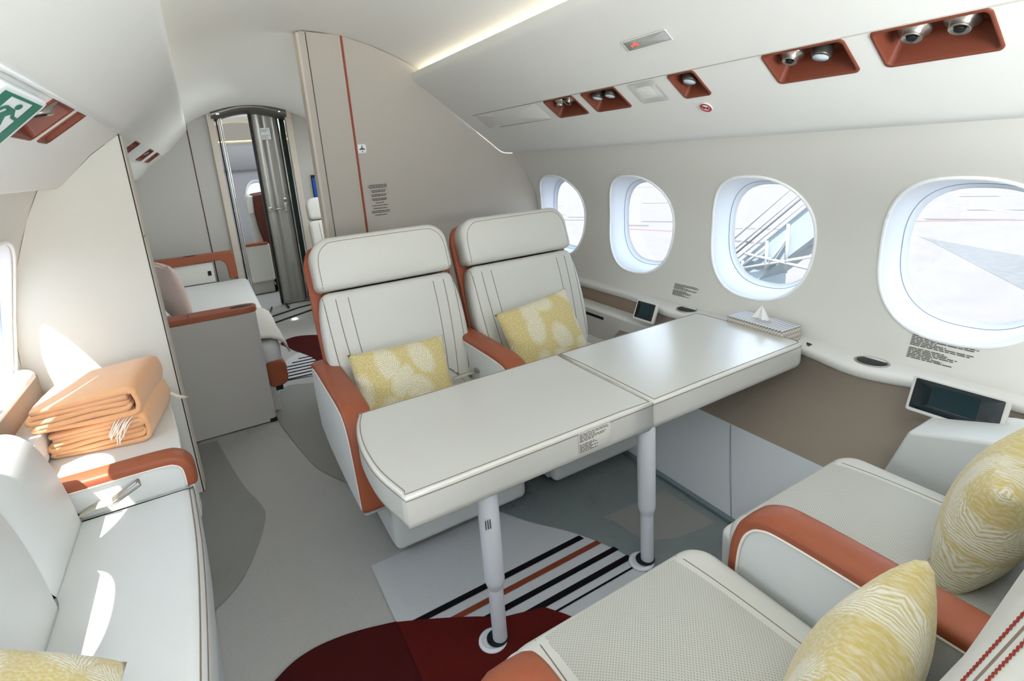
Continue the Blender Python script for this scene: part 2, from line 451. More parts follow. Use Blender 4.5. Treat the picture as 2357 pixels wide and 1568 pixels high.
# walls with real window openings
WPIT, WC, HH, HW, ZC = .8, [3.178, 2.378, 1.578, .778, -.022, -.822], .288, .268, 1.022
def sup(t, a, b, n=2.45):
    c, s = math.cos(t), math.sin(t)
    return (a*math.copysign(abs(c)**(2/n), c), b*math.copysign(abs(s)**(2/n), s))
NA = 72
def window_wall(name, xf, cells, z0, z1, m):
    V, F = [], []
    for yc, y0, y1 in cells:
        b = len(V); ring = 6
        for k in range(NA):
            t = 2*PI*k/NA; iy, iz = sup(t, HW, HH)
            # outer point on the cell rectangle in the same direction
            dy, dz = math.cos(t), math.sin(t)
            # shape corners onto the rectangle by angle warp
            m_ = max(abs(dy), abs(dz)); oy, oz = dy/m_, dz/m_
            oy = yc+oy*((y1-yc) if oy > 0 else (yc-y0)); oz = ZC+oz*((z1-ZC) if oz > 0 else (ZC-z0))
            for j in range(ring+1):
                s = j/ring; y = (yc+iy)*(1-s)+oy*s; z = (ZC+iz)*(1-s)+oz*s
                V.append(Vector((xf(z), y, z)))
        for k in range(NA):
            k2 = (k+1) % NA
            for j in range(ring): F.append([b+k*(ring+1)+j, b+k2*(ring+1)+j, b+k2*(ring+1)+j+1, b+k*(ring+1)+j+1])
    return mesh(name, V, F, m)
def plain_wall(xf, y0, y1, z0, z1, n=16):
    rows = [[(xf(z0+(z1-z0)*k/n), y, z0+(z1-z0)*k/n) for k in range(n+1)] for y in (y0, y1)]
    return loft_vf(rows)
def merge_into(o, vf):
    me = o.data; bm = bmesh.new(); bm.from_mesh(me)
    vs = [bm.verts.new(v) for v in vf[0]]
    for f in vf[1]:
        q = bm.faces.new([vs[i] for i in f]); q.smooth = True
    bmesh.ops.remove_doubles(bm, verts=bm.verts[:], dist=.0008)
    bmesh.ops.recalc_face_normals(bm, faces=bm.faces[:]); bm.to_mesh(me); bm.free()
cells_r = [(c, c-.4, c+.4) for c in WC]
w = window_wall('wall_right', xr, cells_r, .60, 1.5, WALLM); w['kind'] = 'structure'
merge_into(w, plain_wall(xr, 3.578, 8.6, .60, 1.5)); merge_into(w, plain_wall(xr, Y0, 8.6, 0, .60))
LWC = [2.485, 1.87, 1.28, .69, .10]  # spacing of the unseen left windows shaped to place the sun patches
cells_l = [(2.46, 2.165, 2.8)]+[(c, c-.295, c+.295) for c in LWC[1:]]
w = window_wall('wall_left', xl, cells_l, .60, 1.5, WALLM); w['kind'] = 'structure'
merge_into(w, plain_wall(xl, 2.8, 8.6, .60, 1.5)); merge_into(w, plain_wall(xl, Y0, 8.6, 0, .60)); merge_into(w, plain_wall(xl, Y0, -.195, .6, 1.5))

def build_window(idx, yc, xf, sgn):
    rings = []
    # from the cabin lip outwards: (offset normal to wall, scale)
    spec = [(-.006, 1.0), (.0, .985), (.03, .955), (.075, .925), (.10, .90), (.118, .865), (.122, .835)]
    if sgn < 0: spec = [(d*.4, 1-(1-q)*.45) for d, q in spec]
    V, F = [], []
    for d, s in spec:
        for k in range(NA):
            iy, iz = sup(2*PI*k/NA, HW*s, HH*s); z = ZC+iz
            z_l = ZC+iz/s
            x = xf(z)*(1-min(1, max(0, d/.12))*.6)+(xf(ZC)-.01*sgn)*min(1, max(0, d/.12))*.6
            V.append(Vector((x+sgn*d, yc+iy, z)))
    for j in range(len(spec)-1):
        for k in range(NA): F.append([j*NA+k, j*NA+(k+1) % NA, (j+1)*NA+(k+1) % NA, (j+1)*NA+k])
    o = mesh('window_%d' % idx, V, F, REVEAL); o['kind'] = 'structure'
    ring = [Vector((xf(ZC+b)-sgn*.001, yc+a, ZC+b)) for a, b in (sup(2*PI*k/NA+.4, HW+.002, HH+.002) for k in range(NA+2))]
    tubes('window_trim', [ring], .007, RINGW, o, n=8)
    P = [V[(len(spec)-1)*NA+k].copy() for k in range(NA)]
    for p in P: p.x += sgn*.002
    c = sum(P, Vector())/NA
    mesh('window_pane', P+[c], [[k, (k+1) % NA, NA] for k in range(NA)], GLASS, o)
    line = [V[4*NA+(k % NA)]+Vector((-sgn*.001, 0, 0)) for k in range(NA+1)]
    tubes('gasket', [line], .0022, mats_gasket, o, n=5)
mats_gasket = mat('window_gasket', (150, 168, 190), .6)
for i, c in enumerate(WC): build_window(i+1, c, xr, 1)
for i, c in enumerate(LWC): build_window(i+7, c, xl, -1)

# ceiling
def cz(x, y):
    a = 2.272-.41*(x-.67)**2
    if y <= 3.5: return a
    b = 2.132-.47*(x-.575)**2; t = min(1, (y-3.5)/2.6); t = t*t*(3-2*t)
    return a*(1-t)+b*t
rows = []
for y in [Y0, 0, 1.5, 3.0, 3.5]+[3.5+.3*k for k in range(1, 10)]+[7, 8.6]:
    rows.append([(x, y, cz(x, y)) for x in [-.45+2.15*k/40 for k in range(41)]])
v, f = loft_vf(rows); mesh('ceiling', v, f, CEILM)['kind'] = 'structure'

# back wall of the aft cabin (behind the photographer)
mesh('wall_back', [(-.8, Y0, 0), (2.4, Y0, 0), (2.4, Y0, 2.4), (-.8, Y0, 2.4)], [[0, 1, 2, 3]], WALLM, smooth=False)['kind'] = 'structure'

# ---- overhead service valances
def bin_loft(name, prof_top, strip, prof_bot, y0, y1, holes, m, label):
    """profile runs top -> strip start; strip (a,b) carries recesses 'holes' (y0,y1,f0,f1); then bottom profile"""
    a, b = strip; V, F = [], []
    def add(vf):
        n = len(V); V.extend(vf[0]); F.extend([[i+n for i in q] for q in vf[1]])
    ys = sorted(set([y0, y1]+[y0+(y1-y0)*k/10 for k in range(11)]))
    add(loft_vf([[(p[0], y, p[1]) for p in prof_top+[a]] for y in ys]))
    add(loft_vf([[(p[0], y, p[1]) for p in [b]+prof_bot] for y in ys]))
    P = lambda f, y: (a[0]+(b[0]-a[0])*f, y, a[1]+(b[1]-a[1])*f)
    cur = y0
    for h in sorted(holes):
        add(loft_vf([[P(0, cur), P(1, cur)], [P(0, h[0]), P(1, h[0])]]))
        add(loft_vf([[P(0, h[0]), P(h[2], h[0])], [P(0, h[1]), P(h[2], h[1])]]))
        add(loft_vf([[P(h[3], h[0]), P(1, h[0])], [P(h[3], h[1]), P(1, h[1])]]))
        cur = h[1]
    add(loft_vf([[P(0, cur), P(1, cur)], [P(0, y1), P(1, y1)]]))
    o = mesh(name, V, F, m, wn=True); 
    props(o, label, 'overhead panel')
    return o
def curve2(pts, n=5): return [(p.x, p.y) for p in crom([(a, b, 0) for a, b in pts], n)]
R_A, R_B = (1.650, 1.748), (1.775, 1.650)
TR = [(2.215, 2.461), (1.905, 2.140), (1.465, 1.587), (.927, 1.178), (.592, .848)]
R_top = curve2([(1.61, 1.93), (1.47, 1.945), (1.40, 1.975), (1.368, 2.028), (1.350, 2.046), (1.338, 2.034), (1.350, 1.985), (1.475, 1.887), (1.56, 1.82)])
R_bot = curve2([(1.86, 1.583), (1.945, 1.515), (1.985, 1.497), (2.03, 1.492), (2.075, 1.490)])
holes = [(a, b, .05, .88) for a, b in TR]
bin_loft('overhead_panel', R_top, (R_A, R_B), R_bot, Y0, 3.5, holes, BINM, 'long white overhead panel above the right windows holding five cognac light recesses')
L_A, L_B = (-.238, 1.687), (-.352, 1.607)
TL = [(1.58, 1.795), (1.865, 1.965), (3.42, 3.66), (4.42, 4.78), (5.15, 5.5)]
L_top = curve2([(-.30, 1.93), (-.15, 1.945), (-.035, 1.968), (-.006, 1.963), (0.0, 1.945), (-.008, 1.905), (-.06, 1.852), (-.15, 1.766)])
L_bot = curve2([(-.42, 1.541), (-.465, 1.499), (-.488, 1.484), (-.54, 1.482), (-.60, 1.482)])
bin_loft('overhead_panel', L_top, (L_A, L_B), L_bot, Y0, 6.2, [(a, b, .02, .9 if i < 2 else .8) for i, (a, b) in enumerate(TL)], BINM,
         'white overhead panel on the left side with green exit sign and small cognac recesses')
# bright edge beads on the left panel
o = tubes('trim_1', [[(-.236, y, 1.686) for y in (-1.2, 0, 1.3, 2.75)]], .005, RINGW); o['kind'] = 'structure'
o = tubes('trim_2', [[(1.650, y, 1.7465) for y in (-1.2, 1, 3.3)]], .0018, mat('hair_line', (178, 176, 168), .7)); o['kind'] = 'structure'

def slot_frame(side, y0, y1, f0, f1):
    a, b = (R_A, R_B) if side == 'r' else (L_A, L_B)
    p = lambda f: Vector((a[0]+(b[0]-a[0])*f, 0, a[1]+(b[1]-a[1])*f))
    A, B = p(f0), p(f1); d = (B-A); n = Vector((d.z, 0, -d.x)).normalized()
    if n.z > 0: n = -n                      # n points down into the cabin
    o = (A+B)/2+Vector((0, (y0+y1)/2, 0))
    # u along +y, v down-slope, w into the cabin
    return frame(o, (0, 1, 0), d, n), (y1-y0), d.length

def tray(side, y0, y1, f0, f1, label, group, lamps, depth=.07):
    X, Ly, Lv = slot_frame(side, y0, y1, f0, f1)
    c = X.translation; root = thing('reading_light_recess', label, 'light recess', c, group)
    hu, hv = Ly/2+.006, Lv/2+.006
    out = rrect(-hu, hu, -hv, hv, .016, 5, 3); n = len(out)
    def ring(s_in, w, sh=0): return [Vector((p[0]*(1-s_in/hu), p[1]*(1-s_in/hv)+sh, w)) for p in out]
    R = [ring(0, -.001), ring(.001, .004), ring(.007, .005), ring(.010, .001), ring(.016, -depth*.5, -.004), ring(min(.03, hv*.42), -depth, -.012)]
    V = [v for r in R for v in r]; F = []
    for j in range(len(R)-1):
        for k in range(n): F.append([j*n+k, j*n+(k+1) % n, (j+1)*n+(k+1) % n, (j+1)*n+k])
    F.append([(len(R)-1)*n+k for k in range(n)])
    mesh('recess_tray', V, F, ORANGE_D, root, xf=X, wn=True)
    for (u, vv, kind, r, tilt) in lamps:
        D = Vector((0, tilt, 1)).normalized()
        T = X @ frame((u, vv, -depth*.62), (1, 0, 0), Vector((0, 1, 0))-D*D.y, None)
        if kind == 'latch':
            v, f = box_vf((u-r*.5, u+r*.5), (vv-.012, vv+.012), (-depth, -depth*.7), .002); mesh('slot_latch', v, f, SILVER, root, xf=X)
        elif kind == 'nozzle':
            r *= 1.25
            q = lathe('air_nozzle', [(.3*r, -.012), (1.1*r, -.008), (1.25*r, .006), (1.15*r, .016), (.8*r, .022), (.76*r, .036), (.68*r, .039), (.6*r, .034), (.1*r, .034)], SILVER, root, xf=T)
            lathe('nozzle_core', [(.05*r, .030), (.4*r, .035), (.36*r, .039), (.05*r, .040)], DARK, q, xf=T, n=12)
        else:
            q = lathe('spotlight', [(.3*r, -.02), (1.0*r, -.01), (1.1*r, .015), (1.08*r, .034), (.98*r, .042), (.92*r, .036), (.1*r, .034)], mat_lampbody, root, xf=T)
            lathe('lens', [(.05*r, .034), (.9*r, .036), (.85*r, .043), (.05*r, .046)], LENS, q, xf=T)
    return root
mat_lampbody = mat('lamp_body', (92, 88, 84), .35, metal=.6)
G = 'cognac light recesses along the right overhead panel'
tray('r', *TR[0], .05, .88, 'small cognac recess with two tilted silver nozzles, farthest of the right overhead row', G, [(.055, -.02, 'nozzle', .021, .6), (-.03, -.02, 'nozzle', .021, .1)])
tray('r', *TR[1], .05, .88, 'small cognac recess with two round spotlights left of the speaker grille', G, [(.05, -.025, 'spotlight', .026, .35), (-.04, -.025, 'spotlight', .026, .35)])
tray('r', *TR[2], .05, .88, 'narrow cognac recess with a single round spotlight right of the speaker grille', G, [(-.005, -.02, 'spotlight', .027, .3)])
tray('r', *TR[3], .05, .88, 'wide cognac recess holding one silver nozzle and one pale lens spotlight', G, [(.06, -.02, 'nozzle', .024, .2), (-.04, -.02, 'spotlight', .026, .3)])
tray('r', *TR[4], .05, .88, 'widest looking cognac recess with two silver air nozzles, nearest of the right overhead row', G, [(.05, -.02, 'nozzle', .026, .2), (-.055, -.02, 'nozzle', .026, .2)])
GL = 'cognac light recesses on the left overhead panel'
tray('l', *TL[0], .02, .9, 'dark cognac recess with a shiny nozzle beside the green exit sign', GL, [(.01, -.02, 'nozzle', .03, .5)])
tray('l', *TL[1], .02, .9, 'slim cognac slot just beyond the nozzle recess on the near left panel', GL, [(.0, -.006, 'latch', .010, 0)], .03)
tray('l', *TL[2], .02, .8, 'cognac recess on the forward left panel right behind the closet edge', GL, [(.0, -.02, 'nozzle', .02, .3)])
tray('l', *TL[3], .02, .8, 'middle cognac recess on the forward left panel above the divan', GL, [(.0, -.02, 'spotlight', .025, .3)])
tray('l', *TL[4], .02, .8, 'farthest slim cognac recess on the forward left panel near the doorway', GL, [(.0, -.006, 'latch', .012, 0)], .03)

# speaker grille
X, _, _ = slot_frame('r', 1.66, 1.84, .05, .88)
t = thing('speaker_grille', 'pale rectangular dashed speaker grille between two cognac recesses', 'speaker grille', X.translation)
V, F = [], []
def quad(V, F, pts): 
    b = len(V); V.extend([Vector(p) for p in pts]); F.append(list(range(b, b+len(pts))))
for j in range(5):
    s = 1-.10*j; hu, hv = .078*s, .062*s; o_ = rrect(-hu, hu, -hv, hv, .014, 4, 10)
    for k in range(0, len(o_)-1):
        a, b = Vector(o_[k]), Vector(o_[(k+1) % len(o_)]); d = (b-a)
        if d.length < .002: continue
        nn = int(d.length/.006)+1
        for q in range(nn):
            p0 = a+d*(q/nn); p1 = a+d*((q+.55)/nn); s2 = Vector((-d.y, d.x)).normalized()*.0019
            quad(V, F, [(p0.x-s2.x, p0.y-s2.y, .0015), (p1.x-s2.x, p1.y-s2.y, .0015), (p1.x+s2.x, p1.y+s2.y, .0015), (p0.x+s2.x, p0.y+s2.y, .0015)])
mesh('grille_slots', V, F, mat('grille_grey', (176, 176, 172), .7), t, smooth=False, xf=X)
v, f = stack_vf(rrect(-.032, .032, -.026, .026, .006), [(0, 1, -.001), (0, 1, .0003), (.001, 1, .0005)])
mesh('grille_centre', v, f, BINM, t, xf=X)

# oxygen door outline at the far end of the strip
X, Ly, Lv = slot_frame('r', 2.55, 3.28, .04, .9)
t = thing('access_door', 'flush white access door at the far end of the right overhead panel', 'access door', X.translation)
v, f = stack_vf(rrect(-Ly/2, Ly/2, -Lv/2, Lv/2, .004), [(0, 1, -.0015), (0, 1, .0003), (.0008, 1, .0006)])
mesh('door_panel', v, f, BINM, t, xf=X)
tubes('shadow_line', [[(-Ly/2, Lv/2, .001), (Ly/2*.6, Lv/2, .001)]], .0016, mat('line_grey', (150, 148, 142), .8), t, xf=X)

def belt_sign(o, u, v, w, L, H, label, lit=-.28):
    X = frame(o, u, v, w)
    t = thing('seat_belt_sign', label, 'sign', o)
    a, b = stack_vf(rrect(-L/2, L/2, -H/2, H/2, .002), [(0, 1, -.003), (0, 1, .002), (.001, 1, .003)])
    mesh('glass_panel', a, b, GREYSIGN, t, xf=X)
    fr = [Vector((p[0], p[1], .002)) for p in rrect(-L/2-.002, L/2+.002, -H/2-.002, H/2+.002, .003)]; fr.append(fr[0])
    tubes('frame', [fr], .002, BINM, t, xf=X)
    V, F = [], []
    c = lit*L; s = H*.30
    # red belt pictogram: seated figure strokes
    for k, (x0, x1, y0, y1) in enumerate(((-.9, -.2, -.5, .1), (-.1, .9, -.2, .35), (.2, 1.1, .45, .75), (1.0, 1.4, -.5, .1))):
        quad(V, F, [(c+x0*s*1.3, y0*s, .0036), (c+x1*s*1.3, y0*s, .0036), (c+x1*s*1.3, y1*s, .0036), (c+x0*s*1.3, y1*s, .0036)])
    mesh('lit_icon', V, F, REDLED, t, smooth=False, xf=X)
d = Vector((.175, 0, -.137)).normalized(); nn = Vector((-.137, 0, -.175)).normalized()
nn = Vector((d.z, 0, -d.x)).normalized()
belt_sign((1.509, 1.549, 1.8575), (0, -1, 0), -d, nn, .215, .046, 'long grey seat belt sign with red lit icon on the right overhead panel', -.30)
d = Vector((.23, 0, .215)).normalized(); nn = Vector((.215, 0, -.23)).normalized()
belt_sign((-.092, .985, 1.819), (0, 1, 0), -d, nn, .19, .05, 'grey seat belt sign with red lit dot on the left overhead panel', -.36)

# no smoking sticker
d = Vector((.125, 0, -.098)).normalized(); nn = Vector((d.z, 0, -d.x)).normalized()
X = frame((1.813, 1.53, 1.6185), (0, -1, 0), -d, nn)
t = thing('no_smoking_sticker', 'tiny round red no smoking sticker below the narrow cognac recess', 'sticker', X.translation)
X = X @ Matrix.Translation((0, 0, .003))
ring = lambda r: [Vector((r*math.cos(2*PI*k/28), r*math.sin(2*PI*k/28), 0)) for k in range(29)]
v, f = stack_vf([(.026*math.cos(2*PI*k/28), .026*math.sin(2*PI*k/28)) for k in range(28)], [(0, 1, -.003), (0, 1, .001), (.0005, 1, .0015)])
mesh('sticker_disc', v, f, SIGNW, t, xf=X)
tube_join('red_ring', [[p+Vector((0, 0, .002)) for p in ring(.022)], [(-.016, .016, .002), (.016, -.016, .002)]], .0028, REDSIGN, t, xf=X)
tubes('cigarette', [[(-.013, -.001, .002), (.013, -.001, .002)]], .0022, DARK, t, xf=X)

# exit sign on the left panel
c40, s40 = math.cos(math.radians(40)), math.sin(math.radians(40))
S = frame((-.248, 1.4514, 1.650), (0, 1, 0), (c40, 0, s40), (s40, 0, -c40))
t = thing('exit_sign', 'green and white running man exit sign on the left overhead panel', 'sign', S.translation)
v, f = stack_vf(rrect(-.275, .028, -.21, .016, .016), [(0, 1, -.026), (0, 1, -.006), (.002, 1, -.002), (.008, 1, -.001)])
mesh('sign_plate', v, f, SIGNW, t, xf=S)
def flat(name, polys, m, w):
    V, F = [], []
    for p in polys: quad(V, F, [(a, b, w) for a, b in p])
    return mesh(name, V, F, m, t, smooth=False, xf=S)
o_ = [(-.247, -.19), (.0, -.19), (.0, .007), (-.247, .007)]; i_ = [(-.198, -.165), (-.056, -.165), (-.056, .001), (-.198, .001)]
flat('green_border', [[o_[k], o_[(k+1) % 4], i_[(k+1) % 4], i_[k]] for k in range(4)], GREEN, .0002)
flat('figure_head', [[(-.115+.0165*math.cos(a*PI/8), -.013+.0068*math.sin(a*PI/8)) for a in range(16)]], GREEN, .0004)
flat('running_figure', [[(-.197, -.030), (-.192, -.024), (-.179, -.018), (-.169, -.0165), (-.149, -.025), (-.171, -.024), (-.179, -.031)], [(-.169, -.0165), (-.115, -.021), (-.113, -.031), (-.149, -.025)],
    [(-.149, -.025), (-.113, -.031), (-.129, -.039), (-.119, -.048), (-.105, -.058), (-.120, -.105), (-.140, -.105), (-.150, -.060), (-.170, -.050), (-.166, -.035)],
    [(-.115, -.021), (-.087, -.034), (-.054, -.036), (-.054, -.043), (-.094, -.040), (-.113, -.031)]], GREEN, .0004)

# ================================================================= PARTITION (right, forward)
part_pts = [(.663, 0), (.663, 2.268), (.895, 2.254), (1.074, 2.203), (1.22, 2.145), (1.373, 2.069), (1.5, 1.99), (1.62, 2.0), (1.9, 1.75), (2.04, 1.53), (2.075, 1.487), (2.157, 1.327), (2.225, 1.2), (2.252, 1.08), (2.25, 1.0), (2.215, .8), (2.15, .62), (2.05, .5), (1.8, .32), (1.6, 0)]
t = thing('partition', 'tall taupe fabric partition with a thin red line behind the two club seats', 'partition', (1.4, 3.5, 0))
prism('partition_panel', part_pts, 'y', 3.502, 3.60, TAUPE, t, r=0)
box('edge_trim', (.646, .664), (3.50, 3.60), (0, 2.262), TAUPE_L, t, r=.004)
tubes('seam', [[(.700, 3.5005, .3), (.700, 3.5005, 2.262)]], .0022, DARKLINE, t)
box('red_line', (.899, .912), (3.498, 3.504), (.3, 2.253), mat('red_leather_strip', (150, 66, 48), .6), t, r=.001)
box('red_line_edge', (.889, .893), (3.499, 3.504), (.3, 2.253), TAUPE_L, t, r=.0005)
X = frame((.905, 3.4985, 1.05), (1, 0, 0), (0, 0, 1), (0, -1, 0))
a, b = stack_vf(rrect(.010, .064, .505, .560, .008), [(0, 1, 0), (0, 1, .001), (.001, 1, .0015)])
st = mesh('emblem_sticker', a, b, SIGNW, t, xf=X)
V, F = [], []
quad(V, F, [(.018, .526, .002), (.056, .526, .002), (.053, .532, .002), (.021, .532, .002)])
quad(V, F, [(.024, .533, .002), (.052, .533, .002), (.040, .540, .002), (.0405, .553, .002), (.0355, .553, .002), (.035, .540, .002)])
quad(V, F, [(.035, .511, .002), (.041, .511, .002), (.041, .518, .002), (.035, .518, .002)])
mesh('emblem', V, F, DARK, st, smooth=False, xf=X)
dashes('placard', [.86, 1, .86, 0, .72, .66, 0, .78, .72, 0, .74, .7, 0, .44, 0, .8, 0, .72, 0, .95, .9, 0, .62], .132, .205, INKM, t, X @ Matrix.Translation((.042, .098, .0008)), 3, align='c')

# ================================================================= RIGHT SIDE LEDGE
def xo(y):   # outer edge of the ledge: bulges towards the cabin at both cup holders
    b = lambda c, w, h: h*math.exp(-((y-c)/w)**2)
    return 2.105-b(.98, .21, .10)-b(1.95, .22, .075)-b(1.45, .26, .05)
t = thing('side_ledge', 'long white side ledge with cup holders below the right row of windows', 'side ledge', (2.1, 1.4, .6))
ys = [Y0+(3.5-Y0)*k/90 for k in range(91)]
rows = []
for y in ys:
    X0 = xo(y); rows.append([(xr(.66)+.01, y, .648), (xr(.63)-.002, y, .626), (X0+.012, y, .620), (X0+.002, y, .616), (X0-.002, y, .608), (X0, y, .590), (X0+.006, y, .583), (X0+.05, y, .582)])
v, f = loft_vf(rows); mesh('ledge_top', v, f, LEDGEM, t, wn=False)
rows = []
for y in ys:
    k = 1 if .52 < y < 2.35 else 0
    X0 = xo(y)+.010
    rows.append([(X0, y, .585), (X0+.004, y, .50), (1.90, y, .36), (1.80, y, .285)])
i0 = [i for i, y in enumerate(ys) if .50 < y < 2.3]
v, f = loft_vf([rows[i] for i in i0]); mesh('brown_panel', v, f, BROWNP, t)
rows = [[(xo(y)+.012, y, .59), (xo(y)+.012, y, .49)] for y in ys if y >= 2.2]; v, f = loft_vf(rows); q = mesh('tan_strip', v, f, TANP, t)
rows = [[(xo(y)+.012, y, .59), (xo(y)+.016, y, .47)] for y in ys if y <= .55]; v, f = loft_vf(rows); mesh('tan_strip', v, f, TANP, t)
rows = [[(1.802, y, .288), (1.70, y, .15), (1.60, y, .015), (1.595, y, 0)] for y in (0, .6, 1.2, 1.8, 2.4)]
v, f = loft_vf(rows); mesh('lower_panel', v, f, LOWP, t, wn=False)
tubes('panel_seam', [[(1.80, 1.36, .285), (1.69, 1.27, .145), (1.598, 1.19, .012)]], .0022, mat('seam_grey', (150, 154, 160), .7), t)
box('kick_strip', (1.575, 1.60), (.0, 2.4), (0, .02), mat('kick_teal', (104, 120, 126), .5), t, r=.004)
for y, xx in ((.97, 2.098), (1.885, 2.108)):
    M = Matrix.Translation((xx, y, .6235)) @ Matrix.Diagonal((1.04, 1.28, 1, 1))
    cup = lathe('cup_holder', [(.047, -.0015), (.047, .0015), (.045, .0025), (.041, .002), (.041, -.001)], SILVER, t, xf=M, n=36)
    lathe('cup_well', [(.0405, -.001), (.0405, .0012), (.002, .0013)], DARK, cup, xf=M, n=36)
V, F = [], []; quad(V, F, [(2.075, 1.205, .6235), (2.105, 1.205, .6245), (2.112, 1.235, .6245), (2.09, 1.222, .624)])
mesh('pull_tab', V, F, DARK, t, smooth=False)

def placard(label, o, u, v, w, W, H, lines, seed):
    X = frame(o, u, v, w); 
    q = dashes('placard', lines, W, H, INKM, None, X, seed)
    props(q, label, 'placard'); return q
def wall_tan(z): 
    e = .01; return Vector((xr(z+e)-xr(z-e), 0, 2*e)).normalized()
wt = wall_tan(.69); wn_ = Vector((-wt.z, 0, wt.x))
txt = [.9, 1, 0.96, .4, .55, .95, .9, 0, .55, .6, .75, .7, .4, .55, .7]
Pz = .655; placard('small printed placard on the wall under the window nearest the large touch screen', (xr(Pz)-.0025, .885, Pz), (0, -1, 0), wt, wn_, .20, .088, txt, 5)
placard('small printed placard on the wall above the far cup holder', (xr(.665)-.0025, 2.04, .665), (0, -1, 0), wt, wn_, .17, .066, txt, 9)

def touch_screen(c, u, v, W, H, label):
    u = Vector(u).normalized(); v = Vector(v); v = (v-u*v.dot(u)).normalized(); w = u.cross(v)
    X = frame(c, u, v, w); t = thing('touch_screen', label, 'touch screen', c)
    a, b = stack_vf(rrect(-W/2, W/2, -H/2, H/2, .010, 5), [(.006, 1, -.022), (0, 1, -.012), (0, 1, .0), (.002, 1, .003), (.006, 1, .003)])
    mesh('bezel', a, b, LEDGEM, t, xf=X)
    a, b = stack_vf(rrect(-W/2+.010, W/2-.010, -H/2+.012, H/2-.008, .004, 4), [(0, 1, .001), (0, 1, .004), (.001, 1, .0045)])
    s = mesh('screen', a, b, SCREEN, t, xf=X)
    V, F = [], []; quad(V, F, [(-W*.26, -H*.22, .0048), (W*.24, -H*.22, .0048), (W*.24, H*.34, .0048), (-W*.26, H*.34, .0048)])
    mesh('display_area', V, F, SCREEN2, s, smooth=False, xf=X)
    return t
touch_screen((1.962, .655, .612), (-.05, -1, .03), (.42, 0, 1), .258, .122, 'large dark touch screen in white bezel beside the near window seat')
touch_screen((1.966, 2.046, .606), (.02, -1, 0), (.42, 0, 1), .148, .112, 'small tilted dark touch screen beside the far window seat')

# tissue box
t = thing('tissue_box', 'woven grey and white tissue box with tissue on the window ledge', 'tissue box', (2.065, 1.40, .62))
def uvbox(name, x, y, z, m, parent, r, xf=None):
    v, f = box_vf(x, y, z, r, 2); return mesh(name, v, f, m, parent, wn=True, uv=[(p.x+p.z*.7, p.y+p.z*.7) for p in v], xf=xf)
XF = Matrix.Translation((2.068, 1.415, 0)) @ Matrix.Rotation(math.radians(-3), 4, 'Z')
uvbox('box_body', (-.062, .062), (-.145, .145), (.6225, .682), WEAVE_S, t, .008, XF)
uvbox('box_lid', (-.060, .060), (-.143, .143), (.6815, .690), WEAVE, t, .003, XF)
V, F = [], []
base = [(-.006, -.055), (.010, -.028), (-.006, 0), (.010, .03), (-.004, .055)]; ap = Vector((.01, .012, .752))
n = len(base)
for s in (0, .35, .7):
    for i, (a, b) in enumerate(base): 
        p = Vector((a*(1+s*.3), b, .689)); V.append(p.lerp(ap+Vector((0, (i-2)*.002, 0)), s))
V.append(ap)
for j in range(2):
    for i in range(n-1): F.append([j*n+i, j*n+i+1, (j+1)*n+i+1, (j+1)*n+i])
for i in range(n-1): F.append([2*n+i, 2*n+i+1, 3*n])
mesh('tissue', V, F, TISSUE, t, smooth=False, xf=XF)

# ================================================================= TABLE
TZ = .660
t = thing('conference_table', 'ivory leather covered two leaf dining table on two white pedestals', 'table', (1.17, 1.47, 0))
left_end = sm([(.335, 1.742), (.305, 1.66), (.284, 1.55), (.278, 1.44), (.284, 1.33), (.312, 1.19)], 4)
outA = left_end[::1] + [(x, 1.188) for x in (.45, .6, .75, .9, 1.05, 1.173)] + [(1.1745, 1.4), (1.1745, 1.6), (1.173, 1.745)] + [(x, 1.745) for x in (1.0, .8, .6, .45)]
outB = [(1.179, 1.745), (1.1775, 1.6), (1.1775, 1.4), (1.179, 1.188)] + [(x, 1.188) for x in (1.4, 1.6, 1.8, 1.98)] + [(2.005, 1.192), (2.018, 1.205), (2.024, 1.23), (2.026, 1.45), (2.026, 1.70), (2.018, 1.735), (1.995, 1.745), (1.8, 1.745), (1.5, 1.745)]
def inset(o, d):
    n = len(o); ar = sum(o[i][0]*o[(i+1) % n][1]-o[(i+1) % n][0]*o[i][1] for i in range(n)); r = []
    for i in range(n):
        tx = Vector(o[(i+1) % n])-Vector(o[i-1]); tx.normalize(); q = Vector((tx.y, -tx.x))*(1 if ar > 0 else -1); r.append((o[i][0]-q.x*d, o[i][1]-q.y*d))
    return r
leaves = []
for nm, o_ in (('table_leaf', outA), ('table_leaf', outB)):
    a, b = stack_vf(o_, [(.05, 1, TZ-.112), (.014, 1, TZ-.108), (.004, 1, TZ-.098), (0, 1, TZ-.08), (0, 1, TZ-.014), (.0015, 1, TZ-.006), (.006, 1, TZ-.001), (.010, 1, TZ), (.010, .97, TZ), (.010, .6, TZ)])
    L_ = mesh(nm, a, b, TABLEM, t, wn=True); leaves.append(L_)
    i1 = inset(o_, .013); i2 = inset(o_, -.0003)
    p1 = [Vector((x, y, TZ+.0003)) for x, y in i1]+[Vector((i1[0][0], i1[0][1], TZ+.0003))]
    p2 = [Vector((x, y, TZ-.013)) for x, y in i2]+[Vector((i2[0][0], i2[0][1], TZ-.013))]
    tubes('stitching', [p1, p2], .0013, SEAM, L_)
